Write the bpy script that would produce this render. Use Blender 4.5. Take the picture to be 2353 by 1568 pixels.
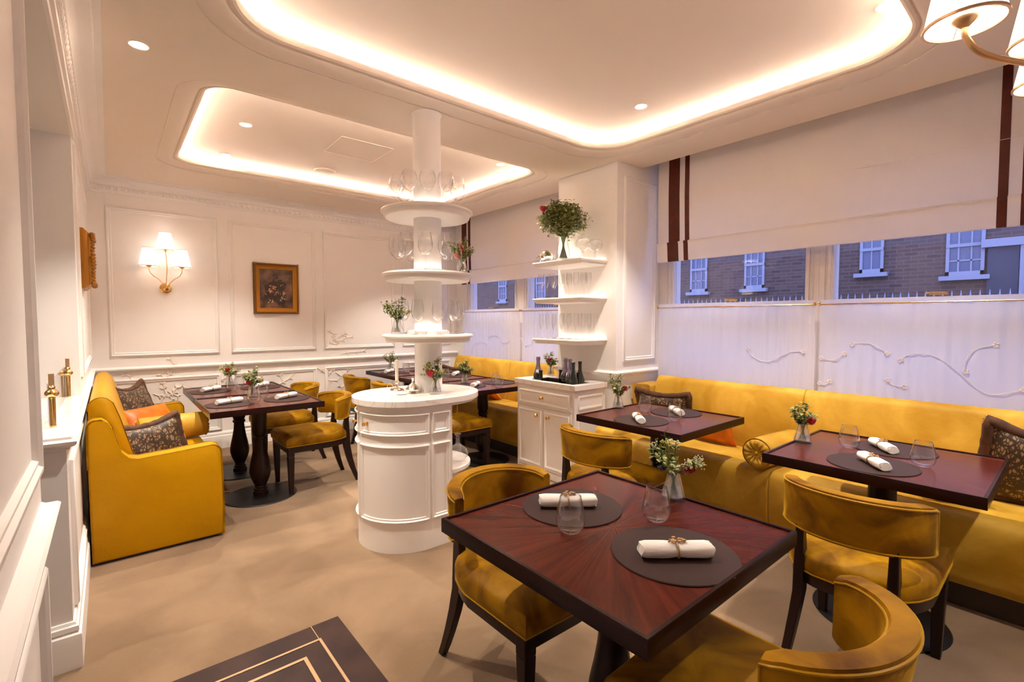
import bpy, math, random
from mathutils import Vector, Matrix, geometry
PI = math.pi
random.seed(7)
for o in list(bpy.data.objects): bpy.data.objects.remove(o)
SC = bpy.context.scene
COL = SC.collection

# ------------------------------------------------------------------ camera
cam_d = bpy.data.cameras.new('camera'); cam = bpy.data.objects.new('camera', cam_d); COL.objects.link(cam)
cam_d.sensor_fit = 'HORIZONTAL'; cam_d.sensor_width = 36.0; cam_d.lens = 1103.0 / 2353.0 * 36.0
cam_d.clip_start = 0.02; cam_d.clip_end = 200
cam.location = (0, 0, 1.38); cam.rotation_euler = (math.radians(87.5), 0, math.radians(-40.0))
SC.camera = cam
# ------------------------------------------------------------------ colour management, world
SC.view_settings.view_transform = 'Standard'; SC.view_settings.look = 'None'
SC.view_settings.exposure = 1.06; SC.view_settings.gamma = 1.0; SC.view_settings.use_curve_mapping = False
SC.cycles.transparent_max_bounces = 48; SC.cycles.max_bounces = 12; SC.cycles.diffuse_bounces = 6
W = bpy.data.worlds.new('dusk_sky'); SC.world = W; W.use_nodes = True
wn = W.node_tree.nodes; wl = W.node_tree.links
wbg = wn['Background']; wtc = wn.new('ShaderNodeTexCoord'); wsep = wn.new('ShaderNodeSeparateXYZ'); wr = wn.new('ShaderNodeValToRGB')
wl.new(wtc.outputs['Generated'], wsep.inputs[0]); wl.new(wsep.outputs['Z'], wr.inputs[0])
wr.color_ramp.elements[0].color = (0.16, 0.17, 0.28, 1); wr.color_ramp.elements[0].position = 0.0
wr.color_ramp.elements[1].color = (0.17, 0.21, 0.42, 1); wr.color_ramp.elements[1].position = 0.6
wl.new(wr.outputs[0], wbg.inputs['Color']); wbg.inputs['Strength'].default_value = 5.2

WARM = (1.0, 0.90, 0.78)       # the room's lamps
P_DOWN = 78.0; P_COVE = 30.0; P_SHADE = 0.62; P_SHELF = 7.0

def downlamp(x, y, z, power=P_DOWN, size=94):
    l = bpy.data.lights.new('downlight_or_fill_lamp', 'SPOT'); l.energy = power; l.color = WARM
    l.spot_size = math.radians(size); l.spot_blend = 0.55; l.shadow_soft_size = 0.022
    o = bpy.data.objects.new('downlight_or_fill_lamp', l); COL.objects.link(o); o.location = (x, y, z)
    return o

# ================================================================== helpers
class B:
    """collects shapes, links them as one mesh"""
    def __init__(s): s.v = []; s.f = []; s.m = Matrix.Identity(4)
    def add(s, vs, fs):
        n = len(s.v)
        s.v += [tuple(s.m @ Vector(v)) for v in vs]; s.f += [tuple(i + n for i in f) for f in fs]
        return s
    def box(s, x0, y0, z0, x1, y1, z1):
        if x0 > x1: x0, x1 = x1, x0
        if y0 > y1: y0, y1 = y1, y0
        if z0 > z1: z0, z1 = z1, z0
        return s.add([(x0,y0,z0),(x1,y0,z0),(x1,y1,z0),(x0,y1,z0),(x0,y0,z1),(x1,y0,z1),(x1,y1,z1),(x0,y1,z1)],
              [(3,2,1,0),(4,5,6,7),(0,1,5,4),(1,2,6,5),(2,3,7,6),(3,0,4,7)])
    def frustum(s, c0, s0, c1, s1):
        a = [(c0[0]+i*s0[0]/2, c0[1]+j*s0[1]/2, c0[2]) for i, j in ((-1,-1),(1,-1),(1,1),(-1,1))]
        b = [(c1[0]+i*s1[0]/2, c1[1]+j*s1[1]/2, c1[2]) for i, j in ((-1,-1),(1,-1),(1,1),(-1,1))]
        return s.add(a+b, [(3,2,1,0),(4,5,6,7),(0,1,5,4),(1,2,6,5),(2,3,7,6),(3,0,4,7)])
    def lathe(s, prof, n=24, c=(0,0,0), sx=1, sy=1, flute=0, fl=0.0, a0=0, a1=2*PI):
        full = abs(a1-a0-2*PI) < 1e-6
        k = n if full else n+1
        vs = []
        for (r, z) in prof:
            for i in range(k):
                a = a0 + (a1-a0)*i/n
                rr = r*(1+fl*math.cos(a*flute)) if flute else r
                vs.append((c[0]+rr*math.cos(a)*sx, c[1]+rr*math.sin(a)*sy, c[2]+z))
        fs = []
        for j in range(len(prof)-1):
            for i in range(n):
                i2 = (i+1) % k if full else i+1
                fs.append((j*k+i, j*k+i2, (j+1)*k+i2, (j+1)*k+i))
        if full:
            if prof[0][0] > 1e-6: fs.append(tuple(reversed(range(k))))
            if prof[-1][0] > 1e-6: fs.append(tuple((len(prof)-1)*k+i for i in range(k)))
        return s.add(vs, fs)
    def shell(s, prof, n=24, c=(0,0,0), flute=0, fl=0):
        """open lathe, no caps"""
        vs = []; fs = []
        for (r, z) in prof:
            for i in range(n):
                a = 2*PI*i/n; rr = r*(1+fl*math.cos(a*flute)) if flute else r
                vs.append((c[0]+rr*math.cos(a), c[1]+rr*math.sin(a), c[2]+z))
        for j in range(len(prof)-1):
            for i in range(n):
                fs.append((j*n+i, j*n+(i+1)%n, (j+1)*n+(i+1)%n, (j+1)*n+i))
        return s.add(vs, fs)
    def tube(s, pts, r, n=8, closed=False, caps=True):
        pts = [Vector(p) for p in pts]; m = len(pts)
        rs = r if isinstance(r, (list, tuple)) else [r]*m
        vs = []; prev = None
        for i, p in enumerate(pts):
            if closed: t = pts[(i+1) % m] - pts[i-1]
            else: t = pts[min(i+1, m-1)] - pts[max(i-1, 0)]
            if t.length < 1e-9: t = Vector((0,0,1))
            t.normalize()
            if prev is None:
                u = t.orthogonal().normalized()
            else:
                u = prev - t*prev.dot(t)
                u = u.normalized() if u.length > 1e-6 else t.orthogonal().normalized()
            prev = u; w = t.cross(u)
            for k in range(n):
                a = 2*PI*k/n
                vs.append(tuple(p + (u*math.cos(a)+w*math.sin(a))*rs[i]))
        fs = []
        for i in range(m if closed else m-1):
            j = (i+1) % m
            for k in range(n):
                fs.append((i*n+k, i*n+(k+1)%n, j*n+(k+1)%n, j*n+k))
        if caps and not closed:
            fs.append(tuple(reversed(range(n)))); fs.append(tuple((m-1)*n+k for k in range(n)))
        return s.add(vs, fs)
    def ball(s, c, r, n=10, m=6, sc=(1,1,1)):
        vs = [(c[0], c[1], c[2]-r*sc[2])]
        for j in range(1, m):
            a = -PI/2 + PI*j/m
            for i in range(n):
                b = 2*PI*i/n
                vs.append((c[0]+r*sc[0]*math.cos(a)*math.cos(b), c[1]+r*sc[1]*math.cos(a)*math.sin(b), c[2]+r*sc[2]*math.sin(a)))
        vs.append((c[0], c[1], c[2]+r*sc[2]))
        fs = [(0, 1+(i+1)%n, 1+i) for i in range(n)]
        for j in range(m-2):
            for i in range(n): fs.append((1+j*n+i, 1+j*n+(i+1)%n, 1+(j+1)*n+(i+1)%n, 1+(j+1)*n+i))
        L = len(vs)-1; o = 1+(m-2)*n
        fs += [(o+i, o+(i+1)%n, L) for i in range(n)]
        return s.add(vs, fs)
    def sweep(s, path, prof, closed=False, pcl=False, caps=True):
        """path: 2-D points on the xy plane; prof: (inset to the left of travel, z). mitred."""
        P = [Vector((p[0], p[1])) for p in path]; m = len(P); vs = []
        for i in range(m):
            if closed: a = (P[i]-P[i-1]).normalized(); b = (P[(i+1)%m]-P[i]).normalized()
            else:
                a = (P[i]-P[i-1]).normalized() if i else (P[1]-P[0]).normalized()
                b = (P[i+1]-P[i]).normalized() if i < m-1 else a
            na = Vector((-a.y, a.x)); nb = Vector((-b.y, b.x)); nn = (na+nb)
            nn = nn.normalized() if nn.length > 1e-6 else na
            k = 1/max(0.3, nn.dot(na))
            for (d, z) in prof: vs.append((P[i].x+nn.x*d*k, P[i].y+nn.y*d*k, z))
        n = len(prof); fs = []
        for i in range(m if closed else m-1):
            j = (i+1) % m
            for k in range(n if pcl else n-1):
                k2 = (k+1) % n
                fs.append((i*n+k, j*n+k, j*n+k2, i*n+k2))
        if pcl and caps and not closed:
            fs.append(tuple(range(n))); fs.append(tuple((m-1)*n+k for k in reversed(range(n))))
        return s.add(vs, fs)
    def loft(s, rings, closed_ring=True, caps=True):
        n = len(rings[0]); vs = [v for r in rings for v in r]; fs = []
        for i in range(len(rings)-1):
            for k in range(n if closed_ring else n-1):
                k2 = (k+1) % n
                fs.append((i*n+k, i*n+k2, (i+1)*n+k2, (i+1)*n+k))
        if caps and closed_ring:
            fs.append(tuple(reversed(range(n)))); fs.append(tuple((len(rings)-1)*n+k for k in range(n)))
        return s.add(vs, fs)
    def prism(s, poly, z0, z1):
        n = len(poly)
        return s.add([(p[0],p[1],z0) for p in poly]+[(p[0],p[1],z1) for p in poly],
              [tuple(reversed(range(n))), tuple(n+i for i in range(n))]+[(i,(i+1)%n,n+(i+1)%n,n+i) for i in range(n)])

def link(name, b, mat, parent=None, loc=None, rz=0, ang=35, bev=0, bseg=2, sub=0, fix=True):
    me = bpy.data.meshes.new(name); me.from_pydata(b.v, [], b.f); 
    if fix:
        import bmesh
        bm = bmesh.new(); bm.from_mesh(me); bmesh.ops.recalc_face_normals(bm, faces=bm.faces); bm.to_mesh(me); bm.free()
    me.update()
    me.shade_smooth(); me.set_sharp_from_angle(angle=math.radians(ang))
    if mat: me.materials.append(mat)
    o = bpy.data.objects.new(name, me); COL.objects.link(o)
    if parent: o.parent = parent
    if loc is not None: o.location = loc
    if rz: o.rotation_euler = (0, 0, rz)
    if bev:
        md = o.modifiers.new('bevel', 'BEVEL'); md.width = bev; md.segments = bseg; md.limit_method = 'ANGLE'; md.angle_limit = math.radians(40)
    if sub:
        md = o.modifiers.new('sub', 'SUBSURF'); md.levels = sub; md.render_levels = sub
    return o
def tag(o, label=None, cat=None, group=None, kind=None):
    if label: o['label'] = label
    if cat: o['category'] = cat
    if group: o['group'] = group
    if kind: o['kind'] = kind
    return o
def empty(name, loc=(0,0,0), rz=0):
    o = bpy.data.objects.new(name, None); COL.objects.link(o); o.location = loc; o.rotation_euler = (0,0,rz); o.empty_display_size = 0.05
    return o
def struct(name, b, mat, parent=None, **k):
    o = link(name, b, mat, parent, **k)
    if not parent: o['kind'] = 'structure'
    return o
def dup(root, loc, rz, label, group=None):
    r = root.copy(); COL.objects.link(r); r.location = loc; r.rotation_euler = (0, 0, rz)
    r['label'] = label
    if group: r['group'] = group
    for ch in list(root.children):
        c = ch.copy(); COL.objects.link(c); c.parent = r
        for g in list(ch.children):
            d = g.copy(); COL.objects.link(d); d.parent = c
    return r

# ================================================================== materials
def nt(name):
    m = bpy.data.materials.new(name); m.use_nodes = True
    t = m.node_tree; return m, t.nodes, t.links, t.nodes['Principled BSDF']
def ramp(n, c0, c1, p0=0.0, p1=1.0):
    r = n.new('ShaderNodeValToRGB'); e = r.color_ramp.elements
    e[0].position = p0; e[1].position = p1
    e[0].color = (*c0, 1); e[1].color = (*c1, 1); return r
def plain(name, c, rough=0.5, metal=0.0, noise=None, bump=None, coat=0, sheen=0, sheent=None, c2=None, spec=None, detail=3, stretch=None):
    m, n, l, p = nt(name)
    p.inputs['Base Color'].default_value = (*c, 1); p.inputs['Roughness'].default_value = rough; p.inputs['Metallic'].default_value = metal
    if coat: p.inputs['Coat Weight'].default_value = coat; p.inputs['Coat Roughness'].default_value = 0.12
    if sheen:
        p.inputs['Sheen Weight'].default_value = sheen; p.inputs['Sheen Roughness'].default_value = 0.35
        if sheent: p.inputs['Sheen Tint'].default_value = (*sheent, 1)
    if spec is not None: p.inputs['Specular IOR Level'].default_value = spec
    if noise or bump:
        tc = n.new('ShaderNodeTexCoord'); mp = n.new('ShaderNodeMapping'); l.new(tc.outputs['Object'], mp.inputs[0])
        if stretch: mp.inputs['Scale'].default_value = stretch
    if noise:
        nz = n.new('ShaderNodeTexNoise'); nz.inputs['Scale'].default_value = noise; nz.inputs['Detail'].default_value = detail
        l.new(mp.outputs[0], nz.inputs[0]); r = ramp(n, c, c2 or c, 0.35, 0.65); l.new(nz.outputs['Fac'], r.inputs[0]); l.new(r.outputs[0], p.inputs['Base Color'])
    if bump:
        nb = n.new('ShaderNodeTexNoise'); nb.inputs['Scale'].default_value = bump[0]; nb.inputs['Detail'].default_value = 4
        l.new(mp.outputs[0], nb.inputs[0]); bp = n.new('ShaderNodeBump'); bp.inputs['Strength'].default_value = bump[1]; bp.inputs['Distance'].default_value = bump[2] if len(bump) > 2 else 0.01
        l.new(nb.outputs['Fac'], bp.inputs['Height']); l.new(bp.outputs[0], p.inputs['Normal'])
    return m
def emis(name, c, s):
    m, n, l, p = nt(name); p.inputs['Base Color'].default_value = (*c, 1)
    p.inputs['Emission Color'].default_value = (*c, 1); p.inputs['Emission Strength'].default_value = s; return m
def thin_glass(name, tint=(1,1,1), refl=1.0, lo=0.03, frost=0.0):
    m = bpy.data.materials.new(name); m.use_nodes = True; n = m.node_tree.nodes; l = m.node_tree.links; n.clear()
    out = n.new('ShaderNodeOutputMaterial'); mx = n.new('ShaderNodeMixShader'); tr = n.new('ShaderNodeBsdfTransparent'); gl = n.new('ShaderNodeBsdfGlossy')
    tr.inputs[0].default_value = (*tint, 1); gl.inputs['Roughness'].default_value = 0.02
    lw = n.new('ShaderNodeLayerWeight'); lw.inputs['Blend'].default_value = 0.5
    pw = n.new('ShaderNodeMath'); pw.operation = 'POWER'; pw.inputs[1].default_value = 3.0; l.new(lw.outputs['Facing'], pw.inputs[0])
    ma = n.new('ShaderNodeMath'); ma.operation = 'MULTIPLY_ADD'; ma.inputs[1].default_value = 0.75*refl; ma.inputs[2].default_value = lo; ma.use_clamp = True
    l.new(pw.outputs[0], ma.inputs[0]); l.new(ma.outputs[0], mx.inputs[0]); l.new(tr.outputs[0], mx.inputs[1]); l.new(gl.outputs[0], mx.inputs[2]); l.new(mx.outputs[0], out.inputs[0])
    if frost:
        tl = n.new('ShaderNodeBsdfTranslucent'); df = n.new('ShaderNodeBsdfDiffuse'); ad = n.new('ShaderNodeMixShader'); ad.inputs[0].default_value = 0.5
        for q in (tl, df): q.inputs[0].default_value = (0.95, 0.93, 0.92, 1)
        l.new(tl.outputs[0], ad.inputs[1]); l.new(df.outputs[0], ad.inputs[2]); m2 = n.new('ShaderNodeMixShader'); m2.inputs[0].default_value = frost
        l.new(mx.outputs[0], m2.inputs[1]); l.new(ad.outputs[0], m2.inputs[2]); l.new(m2.outputs[0], out.inputs[0])
    return m

PAINT = plain('white_paint', (0.87, 0.84, 0.815), 0.5, spec=0.35)
CEIL = plain('ceiling_paint', (0.84, 0.745, 0.645), 0.7, spec=0.2)
PLASTER = plain('plaster_relief', (0.84, 0.76, 0.68), 0.5)
CABW = plain('cabinet_paint', (0.85, 0.80, 0.75), 0.38)
WINW = plain('window_paint', (0.82, 0.77, 0.74), 0.4)
BRASS = plain('brass', (0.80, 0.52, 0.20), 0.22, 1.0)
SATBRASS = plain('satin_brass', (0.78, 0.53, 0.30), 0.35, 1.0)
SILVER = plain('silver', (0.82, 0.76, 0.70), 0.12, 1.0)
GILT = plain('gilt', (0.36, 0.155, 0.018), 0.38, 0.75, bump=(60, 0.5, 0.004))
GILTD = plain('gilt_dark', (0.11, 0.04, 0.008), 0.45, 0.6, bump=(90, 0.8, 0.004))
BLACKM = plain('black_metal', (0.012, 0.010, 0.010), 0.45, 0.3)
EBONY = plain('dark_wood', (0.014, 0.005, 0.004), 0.33, noise=14, c2=(0.022, 0.008, 0.006), stretch=(1, 1, 0.15), spec=0.25)
RIMW = plain('table_edge_wood', (0.018, 0.004, 0.003), 0.25, spec=0.15)
PLINTH = plain('plinth_wood', (0.035, 0.02, 0.012), 0.5)
MAT = plain('leather_placemat', (0.038, 0.019, 0.016), 0.6, spec=0.2, bump=(500, 0.25, 0.001))
LINEN = plain('white_linen', (0.86, 0.82, 0.78), 0.85, bump=(160, 0.35, 0.002))
TWIG = plain('gold_twig', (0.42, 0.25, 0.11), 0.45, 0.35)
WAX = plain('candle_wax', (0.85, 0.74, 0.60), 0.5)
STEM = plain('flower_stem', (0.10, 0.17, 0.04), 0.6)
LEAF = plain('leaf_green', (0.10, 0.15, 0.02), 0.55, noise=30, c2=(0.24, 0.28, 0.06))
LEAFP = plain('pale_leaf', (0.34, 0.34, 0.11), 0.6, noise=40, c2=(0.50, 0.48, 0.22))
WAXF = plain('cream_florets', (0.62, 0.56, 0.38), 0.7)
YELF = plain('yellow_florets', (0.55, 0.46, 0.05), 0.7)
ROSE = plain('red_rose', (0.42, 0.006, 0.02), 0.6, sheen=0.3)
PINKF = plain('pink_petals', (0.75, 0.22, 0.18), 0.6)
THIS = plain('blue_thistle', (0.035, 0.045, 0.085), 0.7)
BOTTLE = plain('bottle_glass_dark', (0.008, 0.012, 0.006), 0.08, coat=0.5)
FOIL = plain('bottle_foil', (0.30, 0.25, 0.36), 0.35, 0.8, bump=(120, 0.4, 0.002))
LABELM = plain('bottle_neck_label', (0.55, 0.50, 0.48), 0.5)
STEEL = plain('cooler_steel', (0.10, 0.09, 0.09), 0.35, 0.8)
GLASS = thin_glass('clear_glass', (0.993, 0.993, 0.993), 1.3, 0.05, 0.004)
VGLASS = thin_glass('ribbed_glass', (0.985, 0.985, 0.985), 1.1, 0.10, 0.045)
PANE = thin_glass('window_glass', (0.93, 0.95, 1.0), 0.9, 0.07)
WATER = thin_glass('vase_water', (0.96, 0.965, 0.97), 0.8, 0.08, 0.05)
LEDM = emis('led_strip', (1.0, 0.90, 0.85), P_COVE)
SHELFLED = emis('shelf_led', (1.0, 0.90, 0.82), P_SHELF)
DISCM = emis('downlight_lens', (1.0, 0.93, 0.85), 14)
BULB = emis('bulb', (1.0, 0.86, 0.72), 4)

def velvet(name, dark, light, sheen=1.0, st=(1.0, 0.78, 0.30), rough=0.42, pat=6.0, spec=0.35):
    m, n, l, p = nt(name)
    tc = n.new('ShaderNodeTexCoord'); nz = n.new('ShaderNodeTexNoise'); nz.inputs['Scale'].default_value = pat; nz.inputs['Detail'].default_value = 5; nz.inputs['Distortion'].default_value = 0.8
    l.new(tc.outputs['Object'], nz.inputs[0])
    r = ramp(n, dark, light, 0.30, 0.72); l.new(nz.outputs['Fac'], r.inputs[0]); l.new(r.outputs[0], p.inputs['Base Color'])
    p.inputs['Roughness'].default_value = rough; p.inputs['Sheen Weight'].default_value = sheen; p.inputs['Sheen Roughness'].default_value = 0.3; p.inputs['Sheen Tint'].default_value = (*st, 1)
    p.inputs['Specular IOR Level'].default_value = spec
    n2 = n.new('ShaderNodeTexNoise'); n2.inputs['Scale'].default_value = 14; n2.inputs['Detail'].default_value = 4; l.new(tc.outputs['Object'], n2.inputs[0])
    bp = n.new('ShaderNodeBump'); bp.inputs['Strength'].default_value = 0.25; bp.inputs['Distance'].default_value = 0.012; l.new(n2.outputs['Fac'], bp.inputs['Height']); l.new(bp.outputs[0], p.inputs['Normal'])
    return m
VELVET = velvet('gold_velvet', (0.11, 0.038, 0.0001), (0.42, 0.205, 0.0006), sheen=.6, st=(1.0, 0.60, 0.06), rough=.55, spec=.12)
PIPING = velvet('gold_piping', (0.36, 0.18, 0.002), (0.46, 0.24, 0.004), sheen=.4, spec=.15)
BANQ = velvet('banquette_velvet', (0.42, 0.215, 0.010), (0.70, 0.43, 0.06), pat=3.5, st=(1.0, 0.70, 0.22), rough=.5, spec=.18)
SATIN = velvet('gold_satin', (0.45, 0.215, 0.0002), (0.51, 0.255, 0.0004), sheen=0.15, st=(1.0,.65,.1), rough=0.42, pat=2.0, spec=.15)
ORANGE = velvet('orange_velvet', (0.45, 0.10, 0.004), (0.68, 0.20, 0.012), st=(1, .55, .2), pat=9)
STRIPE = velvet('rust_velvet', (0.060, 0.006, 0.001), (0.11, 0.013, 0.002), sheen=0.5, st=(1, .35, .08), pat=18)
FUR = plain('brown_fur', (0.045, 0.016, 0.007), 0.8, noise=25, c2=(0.10, 0.035, 0.012), sheen=0.12, sheent=(0.8, 0.4, 0.2))

def mat_floor():
    m, n, l, p = nt('carpet')
    tc = n.new('ShaderNodeTexCoord')
    a = n.new('ShaderNodeTexNoise'); a.inputs['Scale'].default_value = 2.2; a.inputs['Detail'].default_value = 6; a.inputs['Distortion'].default_value = 0.5
    l.new(tc.outputs['Object'], a.inputs[0]); r = ramp(n, (0.190, 0.118, 0.064), (0.280, 0.180, 0.103), 0.38, 0.62); l.new(a.outputs['Fac'], r.inputs[0])
    f = n.new('ShaderNodeTexNoise'); f.inputs['Scale'].default_value = 260; f.inputs['Detail'].default_value = 2; l.new(tc.outputs['Object'], f.inputs[0])
    mx = n.new('ShaderNodeMix'); mx.data_type = 'RGBA'; mx.blend_type = 'MULTIPLY'; mx.inputs[0].default_value = 0.35
    r2 = ramp(n, (0.7, 0.7, 0.7), (1.1, 1.1, 1.1), 0.3, 0.7); l.new(f.outputs['Fac'], r2.inputs[0])
    l.new(r.outputs[0], mx.inputs[6]); l.new(r2.outputs[0], mx.inputs[7]); l.new(mx.outputs[2], p.inputs['Base Color'])
    bp = n.new('ShaderNodeBump'); bp.inputs['Strength'].default_value = 0.5; bp.inputs['Distance'].default_value = 0.004; l.new(f.outputs['Fac'], bp.inputs['Height']); l.new(bp.outputs[0], p.inputs['Normal'])
    p.inputs['Roughness'].default_value = 0.95; p.inputs['Sheen Weight'].default_value = 0.25; p.inputs['Specular IOR Level'].default_value = 0.1
    return m
CARPET = mat_floor()
def mat_table():
    m, n, l, p = nt('mahogany_sunburst')
    tc = n.new('ShaderNodeTexCoord'); sp = n.new('ShaderNodeSeparateXYZ'); l.new(tc.outputs['Object'], sp.inputs[0])
    at = n.new('ShaderNodeMath'); at.operation = 'ARCTAN2'; l.new(sp.outputs['Y'], at.inputs[0]); l.new(sp.outputs['X'], at.inputs[1])
    ln = n.new('ShaderNodeVectorMath'); ln.operation = 'LENGTH'; l.new(tc.outputs['Object'], ln.inputs[0])
    a2 = n.new('ShaderNodeMath'); a2.operation = 'MULTIPLY'; a2.inputs[1].default_value = 9.0; l.new(at.outputs[0], a2.inputs[0])
    r2 = n.new('ShaderNodeMath'); r2.operation = 'MULTIPLY'; r2.inputs[1].default_value = 5.0; l.new(ln.outputs['Value'], r2.inputs[0])
    cb = n.new('ShaderNodeCombineXYZ'); l.new(a2.outputs[0], cb.inputs[0]); l.new(r2.outputs[0], cb.inputs[1])
    nz = n.new('ShaderNodeTexNoise'); nz.inputs['Scale'].default_value = 1.2; nz.inputs['Detail'].default_value = 7; nz.inputs['Roughness'].default_value = 0.62; nz.inputs['Distortion'].default_value = 0.6
    l.new(cb.outputs[0], nz.inputs[0])
    # veneer leaves: eight wedges, alternate tone
    w = n.new('ShaderNodeMath'); w.operation = 'MULTIPLY'; w.inputs[1].default_value = 4.0/PI; l.new(at.outputs[0], w.inputs[0])
    fl = n.new('ShaderNodeMath'); fl.operation = 'FLOOR'; l.new(w.outputs[0], fl.inputs[0])
    md = n.new('ShaderNodeMath'); md.operation = 'PINGPONG'; md.inputs[1].default_value = 1.0; l.new(fl.outputs[0], md.inputs[0])
    sc = n.new('ShaderNodeMath'); sc.operation = 'MULTIPLY_ADD'; sc.inputs[1].default_value = 0.07; sc.inputs[2].default_value = -0.035; l.new(md.outputs[0], sc.inputs[0])
    ad = n.new('ShaderNodeMath'); ad.operation = 'ADD'; l.new(nz.outputs['Fac'], ad.inputs[0]); l.new(sc.outputs[0], ad.inputs[1])
    r = ramp(n, (0.040, 0.006, 0.003), (0.115, 0.018, 0.009), 0.30, 0.72); l.new(ad.outputs[0], r.inputs[0]); l.new(r.outputs[0], p.inputs['Base Color'])
    p.inputs['Roughness'].default_value = 0.20; p.inputs['Specular IOR Level'].default_value = 0.14; p.inputs['Coat Weight'].default_value = 0.0; p.inputs['Coat Roughness'].default_value = 0.14
    return m
TABLEM = mat_table()
def mat_marble():
    m, n, l, p = nt('white_marble')
    tc = n.new('ShaderNodeTexCoord'); nz = n.new('ShaderNodeTexNoise'); nz.inputs['Scale'].default_value = 1.6; nz.inputs['Detail'].default_value = 8; nz.inputs['Distortion'].default_value = 1.6
    l.new(tc.outputs['Object'], nz.inputs[0])
    r = n.new('ShaderNodeValToRGB'); e = r.color_ramp.elements
    e[0].position = 0.485; e[0].color = (0.86, 0.79, 0.73, 1); e[1].position = 0.515; e[1].color = (0.86, 0.79, 0.73, 1)
    k = e.new(0.5); k.color = (0.70, 0.61, 0.54, 1)
    l.new(nz.outputs['Fac'], r.inputs[0]); l.new(r.outputs[0], p.inputs['Base Color']); p.inputs['Roughness'].default_value = 0.14
    return m
MARBLE = mat_marble()
def mat_pillow():
    m, n, l, p = nt('fan_pattern_brocade')
    tc = n.new('ShaderNodeTexCoord'); mp = n.new('ShaderNodeMapping'); mp.inputs['Scale'].default_value = (24, 24, 24); l.new(tc.outputs['Object'], mp.inputs[0])
    v = n.new('ShaderNodeTexVoronoi'); v.feature = 'DISTANCE_TO_EDGE'; v.inputs['Scale'].default_value = 1.0; l.new(mp.outputs[0], v.inputs['Vector'])
    v2 = n.new('ShaderNodeTexVoronoi'); v2.feature = 'DISTANCE_TO_EDGE'; v2.inputs['Scale'].default_value = 3.4; 
    mp2 = n.new('ShaderNodeMapping'); mp2.inputs['Scale'].default_value = (24, 24, 9); l.new(tc.outputs['Object'], mp2.inputs[0]); l.new(mp2.outputs[0], v2.inputs['Vector'])
    r1 = ramp(n, (0,0,0), (1,1,1), 0.07, 0.13); l.new(v.outputs['Distance'], r1.inputs[0])
    r2 = ramp(n, (0,0,0), (1,1,1), 0.09, 0.16); l.new(v2.outputs['Distance'], r2.inputs[0])
    mm = n.new('ShaderNodeMath'); mm.operation = 'MULTIPLY'; l.new(r1.outputs[0], mm.inputs[0]); l.new(r2.outputs[0], mm.inputs[1])
    r = ramp(n, (0.040, 0.022, 0.010), (0.30, 0.185, 0.10)); l.new(mm.outputs[0], r.inputs[0]); l.new(r.outputs[0], p.inputs['Base Color']); p.inputs['Roughness'].default_value = 0.6
    return m
BROCADE = mat_pillow()
def mat_fabric(name, c, trans, tw=0.5, clear=0.0, rough=0.8, weave=0):
    m = bpy.data.materials.new(name); m.use_nodes = True; n = m.node_tree.nodes; l = m.node_tree.links; n.clear()
    out = n.new('ShaderNodeOutputMaterial'); d = n.new('ShaderNodeBsdfDiffuse'); t = n.new('ShaderNodeBsdfTranslucent'); mx = n.new('ShaderNodeMixShader')
    d.inputs[0].default_value = (*c, 1); t.inputs[0].default_value = (*trans, 1); mx.inputs[0].default_value = tw
    l.new(d.outputs[0], mx.inputs[1]); l.new(t.outputs[0], mx.inputs[2])
    last = mx
    if clear:
        tr = n.new('ShaderNodeBsdfTransparent'); m2 = n.new('ShaderNodeMixShader'); m2.inputs[0].default_value = clear
        l.new(mx.outputs[0], m2.inputs[1]); l.new(tr.outputs[0], m2.inputs[2]); last = m2
    if weave:
        tc = n.new('ShaderNodeTexCoord'); wv = n.new('ShaderNodeTexNoise'); mp = n.new('ShaderNodeMapping'); mp.inputs['Scale'].default_value = (1, weave, weave*0.08)
        l.new(tc.outputs['Object'], mp.inputs[0]); l.new(mp.outputs[0], wv.inputs[0]); wv.inputs['Scale'].default_value = 1
        bp = n.new('ShaderNodeBump'); bp.inputs['Strength'].default_value = 0.15; bp.inputs['Distance'].default_value = 0.005; l.new(wv.outputs['Fac'], bp.inputs['Height']); l.new(bp.outputs[0], d.inputs['Normal'])
    l.new(last.outputs[0], out.inputs[0]); return m
SHEER = mat_fabric('sheer_voile', (0.80, 0.76, 0.76), (0.88, 0.86, 0.90), 0.50, 0.0, weave=120)
BLIND = mat_fabric('blind_linen', (0.93, 0.86, 0.77), (0.92, 0.86, 0.82), 0.22, weave=200)
EMBR = mat_fabric('embroidery_thread', (0.86, 0.80, 0.78), (0.9, 0.85, 0.85), 0.40)
def mat_shade(s):
    m, n, l, p = nt('lamp_shade_silk'); p.inputs['Base Color'].default_value = (0.95, 0.90, 0.84, 1); p.inputs['Roughness'].default_value = 0.7
    p.inputs['Emission Color'].default_value = (1.0, 0.92, 0.86, 1); p.inputs['Emission Strength'].default_value = s; return m
SHADE = mat_shade(P_SHADE)
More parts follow.
